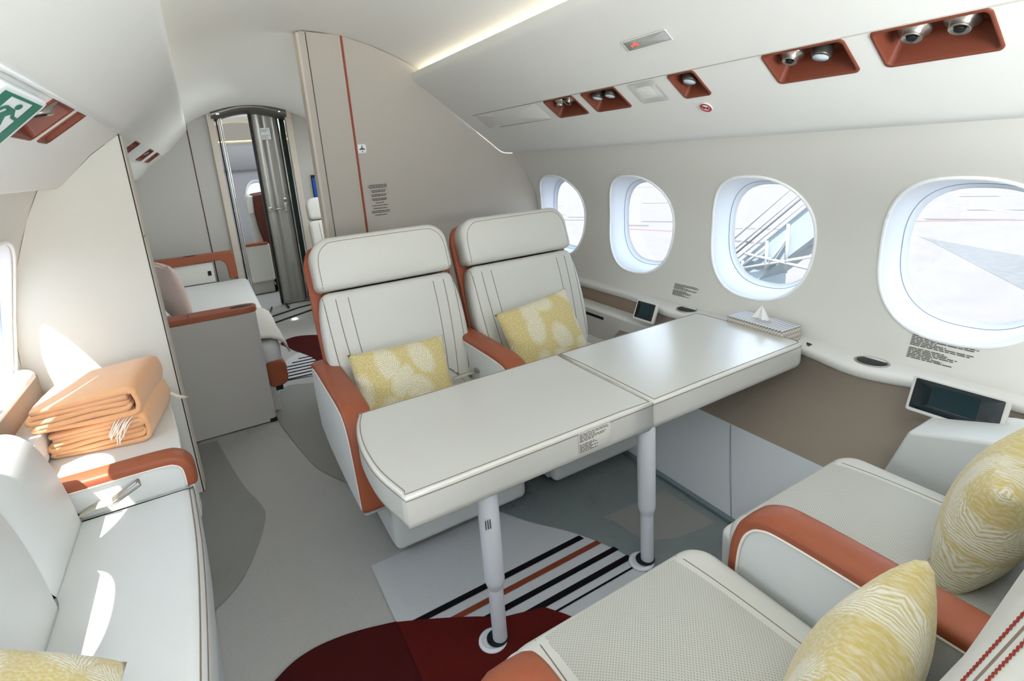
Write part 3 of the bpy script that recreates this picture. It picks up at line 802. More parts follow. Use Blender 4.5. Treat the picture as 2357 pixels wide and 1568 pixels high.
for k, (x, y) in enumerate(((.565, 1.245), (1.176, 1.225))):
    M = Matrix.Translation((x, y, 0))
    lg = lathe('leg', [(.0235, .0), (.0235, .30)], LEGW, t, xf=M)
    lathe('sleeve', [(.0235, .205), (.029, .225), (.031, .235), (.032, .56)], LEGW, lg, xf=M)
    lathe('foot_socket', [(.046, .003), (.045, .009), (.036, .012), (.030, .006)], LEGW, lg, xf=Matrix.Translation((x-.022, y+.008, 0)))
    if k == 0: tubes('lever_slot', [[(x-.026+.007*j, y-.0295-.001*j, .47), (x-.026+.007*j, y-.0295-.001*j, .44)] for j in range(3)], .0014, DARKLINE, lg)
    lathe('foot_gap', [(.034, .0125), (.0345, .0135), (.02, .014)], DARK, lg, xf=Matrix.Translation((x-.008, y+.002, 0)))
X = frame((.862, 1.1865, .582), (1, 0, -.0), (0, 0, 1), (0, -1, 0))
a, b = stack_vf([(0, 0), (.125, 0), (.125, .066), (0, .066)], [(0, 1, 0), (0, 1, .0006), (.0003, 1, .0008)])
st = mesh('sticker', a, b, STICKER, leaves[0], xf=X)
dashes('small_print', [.95, 1, .55, .9, .85, .5, 0, .5, .6, .4, .62, .4, .6], .115, .064, INKM, st, X @ Matrix.Translation((.002, .001, .0012)), 11)

# ================================================================= SEATS
def arm_path(kind):
    if kind: return [(-.36, .597), (-.28, .618), (0, .622), (.24, .620), (.312, .606), (.352, .572), (.374, .52), (.384, .44), (.387, .30)]
    # (v, z): v forward from the arm's rear; top edge, from rear to front tip
    return [(-.36, .597), (-.28, .618), (0, .622), (.20, .618), (.275, .598), (.325, .545), (.350, .47), (.372, .36), (.386, .268)]
def make_arm(root, cx, w, ytip, dirn, band_to=None):
    """fin shaped armrest: ytip = world y of its front tip"""
    P = [(p.x, p.y) for p in crom([(a, b, 0) for a, b in arm_path(dirn > 0)], 5)]
    low = [(.372, .240), (.32, .228), (.08, .221), (-.2, .235), (-.37, .275), (-.415, .40), (-.42, .52), (-.40, .585)]
    W = lambda v, z, u: Vector((cx+u, ytip+dirn*(v-.386), z))
    body = P+low
    V, F = [], []
    hw = w/2-.003; n = len(body)
    # body as rounded slab
    bo = [Vector(p) for p in body]
    a, b = stack_vf([(p.x, p.y) for p in bo], [(.012, 1, -hw), (.004, 1, -hw+.003), (0, 1, -hw+.010), (0, 1, hw-.010), (.004, 1, hw-.003), (.012, 1, hw)])
    # fan caps are wrong for this concave outline: rebuild caps as n-gons
    m_ = len(bo); b = [q for q in b if len(q) == 4]; b.append(list(range(m_))); b.append([5*m_+i for i in range(m_)])
    a = [W(p.x, p.y, p.z) for p in a[:-2]]
    arm = mesh('armrest', a, b, LEATHER_W, root, wn=True)
    # cognac pad following the top edge and wrapping over the nose
    sec = [(-w/2-.001, -.016), (-w/2-.002, -.002), (-w/2+.003, .007), (-w/2+.016, .012), (0, .0135), (w/2-.016, .012), (w/2-.003, .007), (w/2+.002, -.002), (w/2+.001, -.016)]
    V, F = [], []; k = len(sec)
    for i, p in enumerate(P):
        tx = (Vector(P[min(i+1, len(P)-1)])-Vector(P[max(i-1, 0)])).normalized(); nr = Vector((-tx.y, tx.x))
        if nr.y < 0 and tx.x > 0: nr = -nr
        for u, d in sec: V.append(W(p[0]+nr.x*d, p[1]+nr.y*d, u))
    for i in range(len(P)-1):
        for j in range(k-1): F.append([i*k+j, i*k+j+1, (i+1)*k+j+1, (i+1)*k+j])
    F.append(list(range(k))); F.append([(len(P)-1)*k+j for j in range(k)])
    pad = mesh('arm_pad', V, F, ORANGE, arm)
    st = []
    for sgn in (-1, 1):
        q = []
        for i, p in enumerate(P):
            tx = (Vector(P[min(i+1, len(P)-1)])-Vector(P[max(i-1, 0)])).normalized(); nr = Vector((-tx.y, tx.x))
            q.append(W(p[0]-nr.x*.0195, p[1]-nr.y*.0195, sgn*(w/2-.0005)))
        st.append(q)
    tubes('piping', st, .0038, SEAM_W, arm)
    return arm

def make_seat(cx, yb, dirn, label, rec, arms, cush_v, zc, perf, hw=.335, yfront=None, base_w=.29, up=0, chw=.298):
    root = thing('club_seat', label, 'seat', (cx, yb+dirn*.2, 0), 'white leather club seats around the table')
    a = math.radians(rec)
    sv = Vector((0, -dirn*math.sin(a), math.cos(a))); nv = Vector((0, dirn*math.cos(a), math.sin(a)))
    t = .105
    org = Vector((cx, yb, .40))-nv*t
    X = frame(org, (1, 0, 0), sv, nv)
    # backrest: gently waisted rounded outline
    hb = hw
    ol = crom([(-.24, .0, 0), (-.29, .02, 0), (-hb+.012, .10, 0), (-hb-.006, .26, 0), (-hb-.004, .42, 0), (-hb+.010, .52, 0), (-hb+.035, .568, 0), (-.22, .572, 0), (0, .572, 0),
               (.22, .572, 0), (hb-.035, .568, 0), (hb-.010, .52, 0), (hb+.004, .42, 0), (hb+.006, .26, 0), (hb-.012, .10, 0), (.29, .02, 0), (.24, 0, 0), (0, 0, 0)], 3, True)
    ol = [(p.x, p.y) for p in ol]
    vf = pad_vf(ol, t, .034, .014)
    back = mesh('backrest', vf[0], vf[1], LEATHER, root, xf=X)
    seams = []
    for s in (-1, 1):
        seams += [[(s*(.207-.03*(1-q)**2), .02+.548*q) for q in [k/16 for k in range(17)]], [(s*(.262-.035*(1-q)**2), .04+.528*q) for q in [k/16 for k in range(17)]],
                  [(s*(hb-.022-.02*(1-q)**2), .08+.47*q) for q in [k/16 for k in range(17)]]]
    tubes('stitching', drape(vf, seams, -.0006), .0021, SEAM, back, xf=X)
    # headrest
    ho = rrect(-hb+.006, hb-.006, .580, .822, (.036, .036, .095, .095), 8, 5)
    vh = pad_vf(ho, .122, .030, .012)
    Xh = X @ Matrix.Translation((0, up, -.008))
    head = mesh('headrest', vh[0], vh[1], LEATHER, root, xf=Xh)
    hs = []
    for s in ((-1, 1) if not up else (1,)):
        hs.append([(s*(hb-.030), .592), (s*(hb-.030), .65), (s*(hb-.032), .71), (s*(hb-.045), .755), (s*(hb-.075), .785), (s*(hb-.12), .796), (0, .797)])
    tubes('stitching', drape(vh, [[(p.x, p.y) for p in crom([(u, v, 0) for u, v in h], 5)] for h in hs], -.0005), .0016, SEAM, head, xf=Xh)
    # leather top fold behind the headrest
    tf = rrect(-.20, .20, .74, .828, .03, 6, 4); vt = pad_vf(tf, .05, .015, .004)
    mesh('head_wrap', vt[0], vt[1], LEATHER, root, xf=X @ Matrix.Translation((0, up, -.040)))
    if up:
        vb = pad_vf(rrect(-hb+.02, hb-.02, .50, .80, .04, 6, 4), .08, .02, .0); mesh('neck_pad', vb[0], vb[1], LEATHER, root, xf=X)
        def edge_pt(deg, s_, out):
            q = math.radians(deg); return (-hb+.036+(.030+out)*math.cos(q), s_, .092+(.030+out)*math.sin(q))
        for deg in (127, 146):
            tubes('red_stitching', [[edge_pt(deg+.9*math.sin(k*1.57), .60+.15*k/150, .0002) for k in range(151)]], .0007, SEAM_R, head, xf=Xh, n=5)
        tubes('groove', [[edge_pt(137, .60+.15*k/10, -.0003) for k in range(11)]], .0008, SEAM, head, xf=Xh, n=5)
    # cognac back shell
    so = crom([(-.26, -.02, 0), (-hb-.004, .10, 0), (-hb-.016, .30, 0), (-hb-.016, .60, 0), (-hb-.010, .74, 0), (-hb+.06, .812, 0), (0, .815, 0),
               (hb-.06, .812, 0), (hb+.010, .74, 0), (hb+.016, .60, 0), (hb+.016, .30, 0), (hb+.004, .10, 0), (.26, -.02, 0)], 3, True)
    vs = pad_vf([(p.x, p.y) for p in so], .055, .012, 0, .03)
    mesh('back_shell', vs[0], vs[1], SHELL, root, xf=X @ Matrix.Translation((0, 0, -.055)))
    # seat cushion (u, v) horizontal
    Xc = frame((cx, yb, zc-.13), (1, 0, 0), (0, dirn, 0), (0, 0, 1))
    co = rrect(-chw, chw, -.09, cush_v, (.05, .05, .075, .075), 6, 6)
    vc = pad_vf(co, .105, .045, .026)
    UV = [(p.x, p.y) for p in vc[0]]
    cu = mesh('seat_cushion', vc[0], vc[1], LEATHER, root, xf=Xc)
    if perf:
        # perforated centre panel lies on the cushion crown
        T = BVHTree.FromPolygons(vc[0], vc[1]); V, F, U = [], [], []; nu, nv2 = 24, 26
        for j in range(nv2+1):
            vv = -.07+(cush_v-.03+.07)*j/nv2
            for i in range(nu+1):
                u = (-.215+.43*i/nu)*(1-.06*(j/nv2)); h = T.ray_cast(Vector((u, vv, 2)), Vector((0, 0, -1)))
                e = max(abs(i/nu-.5)*2, 0); lift = .0035*(1-e**8)
                V.append(Vector((u, vv, (h[0].z if h[0] else .1)+lift-.0003))); U.append((u, vv))
        for j in range(nv2):
            for i in range(nu): F.append([j*(nu+1)+i, j*(nu+1)+i+1, (j+1)*(nu+1)+i+1, (j+1)*(nu+1)+i])
        mesh('perforated_panel', V, F, PERF, cu, xf=Xc, uv=U)
    L_ = [[(s*.235*(1-.08*max(0, q)), -.06+(cush_v+.04)*q) for q in [k/20 for k in range(21)]] for s in (-1, 1)]
    tubes('stitching', drape(vc, L_, -.0006), .0018, SEAM, cu, xf=Xc)
    # base with padded leg rest
    yf = yb+dirn*cush_v
    y0, y1 = sorted((yf+dirn*.012, yf-dirn*.06))
    v, f = box_vf((cx-base_w-.005, cx+base_w+.005), (y0, y1), (.03, zc-.055), .03, 4); mesh('leg_rest', v, f, LEATHER_W, root, wn=True)
    y0, y1 = sorted((yf-dirn*.055, yb-dirn*.05)); v, f = box_vf((cx-base_w, cx+base_w), (y0, y1), (.02, zc-.10), .012, 3); bs = mesh('seat_base', v, f, LEATHER_W, root, wn=True)
    y0, y1 = sorted((yf-dirn*.09, yb)); box('track', (cx-.2, cx+.2), (y0, y1), (0, .03), DARK, root, r=.004)
    tip = yf if yfront is None else yfront
    for (ax, w) in arms: make_arm(root, ax, w, tip, dirn)
    return root, X, Xc

far1, XF1, _ = make_seat(.700, 2.235, -1, 'ivory leather club seat on the aisle facing the camera, behind the left table leaf', 18, [(.352, .10), (1.042, .095)], .46, .47, False, yfront=1.752)
far2, XF2, _ = make_seat(1.437, 2.235, -1, 'ivory leather club seat by the window facing the camera, behind the right table leaf', 18, [], .46, .47, False, yfront=1.752)
near1, XN1, XC1 = make_seat(.672, .317, 1, 'ivory club seat in the near foreground with perforated cushion, seen from above', 16.5, [(.330, .10), (1.045, .095)], .525, .492, True, yfront=.745, hw=.33, up=.14, chw=.312)
near2, XN2, XC2 = make_seat(1.385, .317, 1, 'ivory club seat at the near right beside the large touch screen', 16.5, [], .525, .492, True, yfront=.745, hw=.325, up=.14, chw=.312)

# red decorative stitching on the near aisle seat
Vb = None

# outer consoles between window seats and sidewall
def console(label, pts, x0, x1, slot, m):
    t = thing('side_console', label, 'side console', (x0, pts[0][0], 0))
    prism('console_panel', pts, 'x', x0, x1, m, t, r=.012, seg=3)
    if slot: box('slot', (x0-.002, x0+.004), slot[:2], slot[2:], DARK, t, r=.001)
console('pale leather side panel between the near window seat and the brown sidewall', [(.705, .555), (.79, .30), (.80, .05), (-.3, .05), (-.3, .66), (.30, .648), (.52, .608)], 1.79, 2.02, None, LEATHER_W)
console('pale side panel with a dark slot between the far window seat and the wall', [(1.84, .44), (1.80, .30), (1.80, .05), (3.2, .05), (3.2, .508), (2.05, .500)], 2.00, 2.12, (2.44, 2.74, .452, .470), LEDGEM)

# seat belt buckle hint beside the far aisle seat
def strap_vf(path, w, th, up=(0, 0, 1)):
    V, F = [], []; P = [Vector(p) for p in path]
    for i, p in enumerate(P):
        tx = (P[min(i+1, len(P)-1)]-P[max(i-1, 0)]).normalized(); s = tx.cross(Vector(up)).normalized(); q = s.cross(tx).normalized()
        for a, b in ((-1, -1), (1, -1), (1, 1), (-1, 1)): V.append(p+s*(a*w/2)+q*(b*th/2))
    for i in range(len(P)-1):
        for k in range(4): F.append([i*4+k, i*4+(k+1) % 4, (i+1)*4+(k+1) % 4, (i+1)*4+k])
    F.append([0, 1, 2, 3]); F.append([len(V)-4+k for k in range(4)])
    return V, F
v, f = strap_vf(crom([(1.0, 2.20, .47), (.95, 2.17, .488), (.90, 2.165, .487), (.87, 2.17, .482)], 4), .03, .004); mesh('seat_belt', v, f, BELTM, far1)
v, f = box_vf((.985, 1.0), (2.15, 2.19), (.485, .50), .004); mesh('belt_buckle', v, f, SILVER, far1)

# ================================================================= PILLOWS
def pillow(label, c, u, v, W, H, T, m, name='throw_pillow', cat='pillow', group='yellow fern patterned pillows', uo=(0, 0), sag=.0):
    u = Vector(u).normalized(); v = Vector(v); v = (v-u*v.dot(u)).normalized(); w = u.cross(v); X = frame(c, u, v, w)
    V, F, U = [], [], []; n = 26
    for side in (1, -1):
        b = len(V)
        for j in range(n+1):
            for i in range(n+1):
                a, e = 2*i/n-1, 2*j/n-1
                # pinched corners: edges curve inwards
                x = a*W/2*(1-.055*(1-a*a)*0-.05*(1-e*e)*abs(a)**3); y = e*H/2*(1-.05*(1-a*a)*abs(e)**3)
                h = T/2*(max(0, (1-a*a)*(1-e*e)))**.42*side
                h += .004*math.sin(7*a+3*e+c[0]*9)*(1-a*a)*(1-e*e)
                V.append(Vector((x, y-sag*(1-a*a)*max(0, e), h))); U.append((x+uo[0], y+uo[1]))
        for j in range(n):
            for i in range(n): F.append([b+j*(n+1)+i, b+j*(n+1)+i+1, b+(j+1)*(n+1)+i+1, b+(j+1)*(n+1)+i])
    o = thing(name, label, cat, c, group)
    cov = mesh('pillow_cover', V, F, m, o, xf=X, uv=U)
    bm = bmesh.new(); bm.from_mesh(cov.data); bmesh.ops.remove_doubles(bm, verts=bm.verts[:], dist=.0003)
    bmesh.ops.recalc_face_normals(bm, faces=bm.faces[:]); bm.to_mesh(cov.data); bm.free()
    edge = [(-1, q) for q in [k/10*2-1 for k in range(10)]]+[(q, 1) for q in [k/10*2-1 for k in range(10)]]+[(1, -q) for q in [k/10*2-1 for k in range(10)]]+[(-q, -1) for q in [k/10*2-1 for k in range(11)]]
    P = [Vector((a*W/2*(1-.05*(1-e*e)*abs(a)**3), e*H/2*(1-.05*(1-a*a)*abs(e)**3)-sag*(1-a*a)*max(0, e), 0)) for a, e in edge]
    P = [p*.985 for p in P]
    tubes('pillow_seam', [P], .0012, mat_seam_y if m == FERN else SEAM, o, xf=X, n=5)
    return o
mat_seam_y = mat('pillow_seam_olive', (150, 138, 92), .9)
a18 = math.radians(24)
pillow('yellow fern pillow propped on the far aisle seat behind the left table leaf', (.622, 2.115, .578), (1, .02, -.03), (0, math.sin(a18), math.cos(a18)), .435, .30, .12, FERN, uo=(.3, .1))
pillow('yellow fern pillow propped on the far window seat behind the table', (1.362, 2.135, .612), (1, .0, .13), (0, math.sin(a18), math.cos(a18)), .43, .33, .12, FERN, uo=(1.1, .7))
a26 = math.radians(15)
pillow('yellow fern pillow leaning on the near aisle seat back at the bottom of the photo', (.775, .340, .622), (-1, -.15, .03), (0, -math.sin(a26), math.cos(a26)), .41, .30, .15, FERN, uo=(2.3, .2))
pillow('yellow fern pillow on the near window seat at the right edge of the photo', (1.46, .375, .635), (-1, -.06, -.06), (0, -math.sin(a26), math.cos(a26)), .43, .34, .17, FERN, uo=(3.1, 1.4))
pillow('yellow fern pillow lying on the white side sofa at the bottom left', (-.475, 1.005, .650), (.79, .0, -.60), (0, 1, .0), .42, .40, .13, FERN, uo=(4.2, .4))
pillow('pink pinstriped pillow standing on the far divan beside its end cabinet', (-.310, 4.42, .70), (.30, -.95, .0), (-.16, -.06, 1), .44, .44, .16, STRIPE, group='pinstriped pillows', uo=(0, 0))

# ================================================================= LEFT SOFA
t = thing('side_sofa', 'white leather side sofa along the left wall with cognac topped arm', 'sofa', (-.45, 1.2, 0))
front = [(-.205, 2.028), (-.192, 1.85), (-.180, 1.65), (-.174, 1.4), (-.174, 1.1), (-.176, .7), (-.178, .3)]
fr_ = [(p.x, p.y) for p in crom([(a, b, 0) for a, b in front], 4)]; NFR = len(fr_)
so = fr_+[(-.60, y) for x, y in reversed(fr_)]
vc = stack_vf(so, [(.006, 1, .300), (0, 1, .310), (0, 1, .400), (.002, 1, .418), (.008, 1, .434), (.018, 1, .444), (.032, 1, .449), (.040, 1, .450)])
m_ = len(so); vc = (vc[0][:-2], [q for q in vc[1] if len(q) == 4]+[[k*m_+q for q in (i, i+1, m_-2-i, m_-1-i)] for k in (0, 7) for i in range(NFR-1)])
cu = mesh('seat_cushion', vc[0], vc[1], LEATHER_W, t, wn=True)
for off, z in ((.014, .4425), (.003, .422)):
    tubes('stitching', [[(x-off, y, z) for x, y in so[:NFR]]], .0018, SEAM, cu)
bo = [(x-.026, y) for x, y in so[:NFR]]+[(-.70, .3), (-.70, 2.028)]
a, b = stack_vf(bo, [(.0, 1, .0), (0, 1, .29), (.004, 1, .30)]); b = [q for q in b if len(q) == 4]+[[i for i in range(len(bo))], [2*len(bo)+i for i in range(len(bo))]]
mesh('sofa_base', a[:-2], b, LOWP, t, wn=True)
def back_cushion(y0, y1, dx, rr):
    pr = [(-.512, .448), (-.520, .54), (-.536, .64), (-.556, .715), (-.582, .765), (-.615, .790), (-.655, .790), (-.69, .765), (-.70, .70), (-.70, .44)]
    pr = [(p.x+dx, p.y) for p in crom([(a, b, 0) for a, b in pr], 4)]
    return stack_vf(pr, [(rr, 1, y0), (rr*.35, 1, y0+rr*.3), (0, 1, y0+rr), (0, 1, (y0+y1)/2), (0, 1, y1-rr), (rr*.35, 1, y1-rr*.3), (rr, 1, y1)])
for y0, y1, dx, up_ in ((1.605, 2.0, 0, .012), (.90, 1.598, .012, .055), (.3, .893, .012, .055)):
    a, b = back_cushion(y0, y1, dx, .022); a = [Vector((p.x, p.z, p.y+up_*max(0, (p.y-.45)/.34))) for p in a]
    mesh('backrest', a, b, LEATHER_W, t)
ap = [(-.68, .30), (-.68, .556), (-.40, .556), (-.262, .556), (-.228, .545), (-.209, .52), (-.203, .485), (-.203, .30)]
a, b = prism_vf(ap, 'y', 2.034, 2.112, .006, 2); arm = mesh('armrest', a, b, LEATHER_W, t, wn=True)
pth = crom([(-.68, 0, .556), (-.40, 0, .557), (-.275, 0, .555), (-.235, 0, .545), (-.211, 0, .52), (-.204, 0, .485), (-.204, 0, .44)], 5)
sec = [(2.031, -.018), (2.030, 0), (2.034, .007), (2.046, .0115), (2.073, .013), (2.10, .0115), (2.112, .007), (2.116, 0), (2.115, -.018)]
V, F = [], []; k = len(sec)
for i, p in enumerate(pth):
    tx = (pth[min(i+1, len(pth)-1)]-pth[max(i-1, 0)]).normalized(); nr = Vector((-tx.z, 0, tx.x)); nr = nr if nr.z >= -1e-4 or nr.x > 0 else -nr
    for y, d in sec: V.append(Vector((p.x+nr.x*d, y, p.z+nr.z*d)))
for i in range(len(pth)-1):
    for j in range(k-1): F.append([i*k+j, i*k+j+1, (i+1)*k+j+1, (i+1)*k+j])
F.append(list(range(k))); F.append([(len(pth)-1)*k+j for j in range(k)])
pad = mesh('arm_pad', V, F, ORANGE, arm)
pq = []
for i, p in enumerate(pth):
    tx = (pth[min(i+1, len(pth)-1)]-pth[max(i-1, 0)]).normalized(); nr = Vector((-tx.z, 0, tx.x)); nr = nr if nr.z >= -1e-4 or nr.x > 0 else -nr
    pq.append(Vector((p.x-nr.x*.020, 2.0305, p.z-nr.z*.020)))
tubes('piping', [pq], .0026, SEAM_W, arm)
v, f = strap_vf(crom([(-.535, 2.02, .452), (-.50, 2.005, .475), (-.455, 1.99, .49), (-.42, 1.985, .49)], 4), .045, .005); mesh('seat_belt', v, f, BELTM, t)
Xb = frame((-.385, 1.995, .505), (1, .12, .45), (0, 1, .2))
v, f = box_vf((-.045, .045), (-.018, .018), (-.007, .007), .005); bk = mesh('belt_buckle', v, f, SILVER, t, wn=True, xf=Xb)
v, f = box_vf((-.005, .038), (-.010, .010), (.006, .010), .002); mesh('buckle_flap', v, f, STEEL, bk, xf=Xb)

# counter between sofa arm and closet
t = thing('side_cabinet', 'low white cabinet between the sofa arm and the closet, under the orange blankets', 'cabinet', (-.45, 2.44, 0))
prism('cabinet_top', [(-.66, 2.118), (-.224, 2.118), (-.234, 2.25), (-.262, 2.5), (-.300, 2.757), (-.66, 2.757)], 'z', .515, .550, LEDGEM, t, r=.006)
prism('cabinet_body', [(-.68, 2.12), (-.240, 2.12), (-.25, 2.25), (-.275, 2.5), (-.310, 2.755), (-.68, 2.755)], 'z', 0, .516, LOWP, t, r=.004)
t = thing('wall_ledge', 'white window ledge with tan leather panel on the left wall behind the sofa', 'ledge', (-.72, 1.9, .66))
box('ledge_step', (-.75, -.625), (.3, 2.758), (.56, .662), LEDGEM, t, r=.006)
rows = [[(-.748, y, .80), (-.715, y, .790), (-.700, y, .775), (-.700, y, .755), (-.712, y, .745)] for y in (.3, 1.2, 2.2, 2.70)]
v, f = loft_vf(rows); mesh('ledge_rail', v, f, LEDGEM, t)
box('tan_panel', (-.745, -.708), (.3, 2.755), (.655, .750), TANP, t, r=.004)
box('rail_inset', (-.704, -.697), (2.15, 2.55), (.762, .775), RINGW, t, r=.002)

# closet
t = thing('closet', 'tall pale closet wall with dark edge line behind the orange blankets', 'closet', (-.5, 2.762, 0))
cpts = [(-.246, 0), (-.246, 1.68), (-.352, 1.604), (-.466, 1.497), (-.49, 1.482), (-.548, 1.480), (-.607, 1.366), (-.677, 1.186), (-.714, 1.051), (-.74, .92), (-.752, .783), (-.745, .55), (-.66, 0)]
prism('side_panel', cpts, 'y', 2.764, 2.84, CLOSETM, t, r=0)
for z0, z1 in ((0, 1.252), (1.257, 1.676)):
    prism('edge_post', [(-.300, 2.768), (-.240, 2.768), (-.238, 2.775), (-.238, 2.885), (-.30, 2.89)], 'z', z0, z1, CLOSET_EDGE, t, r=.003)
tubes('edge_line', [[(-.2455, 2.7635, 0), (-.2455, 2.7635, 1.682)]],   .0024, DARKLINE, t)

# ---- folded orange blankets
def blanket(label, c, z0, layers, W, D, th, rot, seed, loose):
    rr = random.Random(seed)
    # serpentine ribbon in (x,z); layer k from bottom to top
    path = []; pit = th*1.10; zt = z0+th*.5+pit*(layers-1); zb = z0+th*.5; xR = W/2-th*.5; rad = (zt-zb)/2
    # outer wrap: along the top, down the right side, back along the bottom
    for q in range(12): path.append(Vector((-W/2+.012+(xR-.02+W/2-.012)*q/11, 0, zt)))
    for a in (70, 35, 0, -35, -70):
        path.append(Vector((xR-.012+.012*math.cos(math.radians(a))**.5, 0, (zt+zb)/2+rad*a/80)))
    for q in range(12): path.append(Vector((xR-.02-(xR-.02+W/2-.02)*q/11, 0, zb)))
    # inner serpentine
    for k in range(1, layers-1):
        z = zb+pit*k; s = -1 if k % 2 else 1
        xe = path[-1].x
        for a in (-60, -20, 20, 60): path.append(Vector((xe+s*pit*.5*math.cos(math.radians(a)), 0, z-pit*.5+pit*.5*math.sin(math.radians(a)))))
        L0, L1 = -W/2+.008+rr.uniform(0, loose), xR-th*1.1-rr.uniform(0, loose)
        xs = [L0+(L1-L0)*q/10 for q in range(11)]
        if k % 2 == 0: xs = xs[::-1]
        wob = rr.uniform(-1, 1)*.0022; ph = rr.uniform(0, 6)
        for x in xs: path.append(Vector((x, 0, z+wob*math.sin(9*x/W+ph))))
    n = len(path); A, B = [], []
    for i, p in enumerate(path):
        tx = (path[min(i+1, n-1)]-path[max(i-1, 0)]).normalized(); q = Vector((-tx.z, 0, tx.x))*th*.47; A.append(p+q); B.append(p-q)
    loop = A+B[::-1]; m_ = len(loop)
    ys = [-D/2, -D/2+.004, -D/2+.012]+[-D/2+D*k/10 for k in range(1, 10)]+[D/2-.01, D/2]
    X = Matrix.Translation((c[0], c[1], 0)) @ Matrix.Rotation(rot, 4, 'Z')
    top = z0+pit*layers; V, F = [], []
    for j, y in enumerate(ys):
        sh = .996 if j in (0, len(ys)-1) else 1
        for p in loop:
            h = (p.z-z0)/(top-z0)
            dz = .030*h*h*math.sqrt(max(0, math.sin(PI*min(1, max(0, (y+D/2)/D)))))*(.55+.45*math.cos(2.4*p.x/W-.4))+.03*h*(p.x/W)+.012*h*(p.x/W)*0
            dx = .002*math.sin(13*y+seed)+.02*(y/D)*h*0
            dy = (.008*math.sin(9*p.x+p.z*70+seed))*(1 if y < 0 else .5)
            V.append(X @ Vector((p.x*sh+dx, y+dy, p.z+dz)))
    for j in range(len(ys)-1):
        for k in range(m_): F.append([j*m_+k, j*m_+(k+1) % m_, (j+1)*m_+(k+1) % m_, (j+1)*m_+k])
    half = len(path)
    for j in (0, len(ys)-1):
        for i in range(half-1): F.append([j*m_+i, j*m_+i+1, j*m_+m_-2-i, j*m_+m_-1-i])
    o = thing('folded_blanket', label, 'blanket', (c[0], c[1], z0), 'folded orange blankets')
    bl = mesh('blanket_cloth', V, F, BLANKETM, o)
    return o, X, top
b1, X1, top1 = blanket('lower folded orange wool blanket in the stack on the low cabinet', (-.445, 2.445), .552, 6, .315, .34, .0155, -.16, 3, .012)
b2, X2, top2 = blanket('top folded orange wool blanket of the stack, with white fringe at its front', (-.462, 2.445), top1+.0085, 5, .335, .355, .0175, -.15, 8, .02)
fr = []
rr = random.Random(4)
for k in range(13):
    x = .085+.045*(k/12)+rr.uniform(-.004, .004); z = top1+.006-.008*(k % 3)
    L = rr.uniform(.05, .085); dx = -.03-.02*(k/12)
    fr.append([X2 @ Vector(p) for p in ((x, -.168, z), (x+dx*.2, -.186, z-.006), (x+dx*.6, -.190, z-L*.5), (x+dx+rr.uniform(-.012, .012), -.189, z-L))])
tubes('tassel', [crom(p, 3) for p in fr], .0021, FRINGE, b2)
fr = [[X1 @ Vector(p) for p in ((.158, .15+.006*k, .60), (.18, .155+.006*k, .578), (.19+.008*k, .158+.004*k, .562))] for k in range(4)]
tubes('tassel', fr, .0022, FRINGE, b1)

# ================================================================= FORWARD CABIN (beyond the closet)
# far bulkhead with the doorway
def bulk_z(x): return cz(x, 6.2)+.03
DX0, DX1, DTOP = .225, .918, 2.075
outl = [(-.70, 0), (-.745, .4), (-.755, .75), (-.72, 1.05), (-.60, 1.38), (-.45, 1.62)]+[(-.4+.1*k, bulk_z(-.4+.1*k)) for k in range(0, 21)]+[(1.75, 1.72), (2.06, 1.5), (2.23, 1.2), (2.25, 1.0), (2.16, .65), (1.9, 0), (DX1, 0), (DX1, DTOP)]+[(DX1-(DX1-DX0)*k/8, DTOP+.05*math.sin(PI*k/8)) for k in range(1, 8)]+[(DX0, DTOP), (DX0, 0)]
a, b = prism_vf(outl, 'y', 6.2, 6.26, 0); o = mesh('wall_front', a, b, BULKM, smooth=False); o['kind'] = 'structure'
o = tubes('trim_3', [[(0.0, 6.198, .3), (0.0, 6.198, 1.96)]], .005, mat('bulk_red_seam', (92, 62, 50), .7)); o['kind'] = 'structure'
# door frame and sliding steel door
t = thing('door_1', None, None, (.57, 6.2, 0)); t['kind'] = 'structure'
box('door_jamb', (.185, .245), (6.16, 6.25), (0, 2.085), TAUPE_L, t, r=.006)
box('door_jamb', (.905, .965), (6.16, 6.25), (0, 2.085), TAUPE_L, t, r=.006)
hd = [(DX0+(DX1-DX0)*k/10, 2.06+.075*math.sin(PI*k/10)) for k in range(11)]
rows = [[(x, 6.15, z+.02), (x, 6.13, z), (x, 6.15, z-.05), (x, 6.30, z-.075)] for x, z in hd]
v, f = loft_vf(rows); mesh('door_header', v, f, mat('header_metal', (120, 118, 112), .3, metal=.7), t)
for x in (.285, .855): lathe('door_light', [(.02, 0), (.02, .008), (.002, .008)], LAMPW, t, xf=Matrix.Translation((x, 6.155, 2.052 if x < .5 else 2.062)), n=14)
# chrome edge rails on the left side
for x, m_, w in ((.262, DARK, .012), (.285, STEEL, .016), (.305, CHROME, .010)): box('door_rail', (x, x+w), (6.24, 6.29), (0, 2.08), m_, t, r=.003)
t = thing('sliding_door', 'brushed steel sliding door with chrome latch in the far doorway', 'door', (.72, 6.35, 0))
prof = crom([(.585, 6.34, 0), (.612, 6.315, 0), (.66, 6.31, 0), (.70, 6.335, 0), (.74, 6.33, 0), (.79, 6.31, 0), (.83, 6.33, 0), (.845, 6.36, 0)], 6)
pp = [(p.x, p.y) for p in prof]+[(.845, 6.39), (.585, 6.39)]
prism('door_leaf', pp, 'z', .01, 2.09, STEEL, t, r=0)
box('door_edge', (.570, .586), (6.32, 6.39), (.01, 2.09), DARK, t, r=.003)
box('door_stile', (.842, .858), (6.30, 6.39), (.01, 2.09), CHROME, t, r=.004)
hn = box('latch_plate', (.765, .80), (6.292, 6.312), (1.03, 1.13), CHROME, t, r=.006)
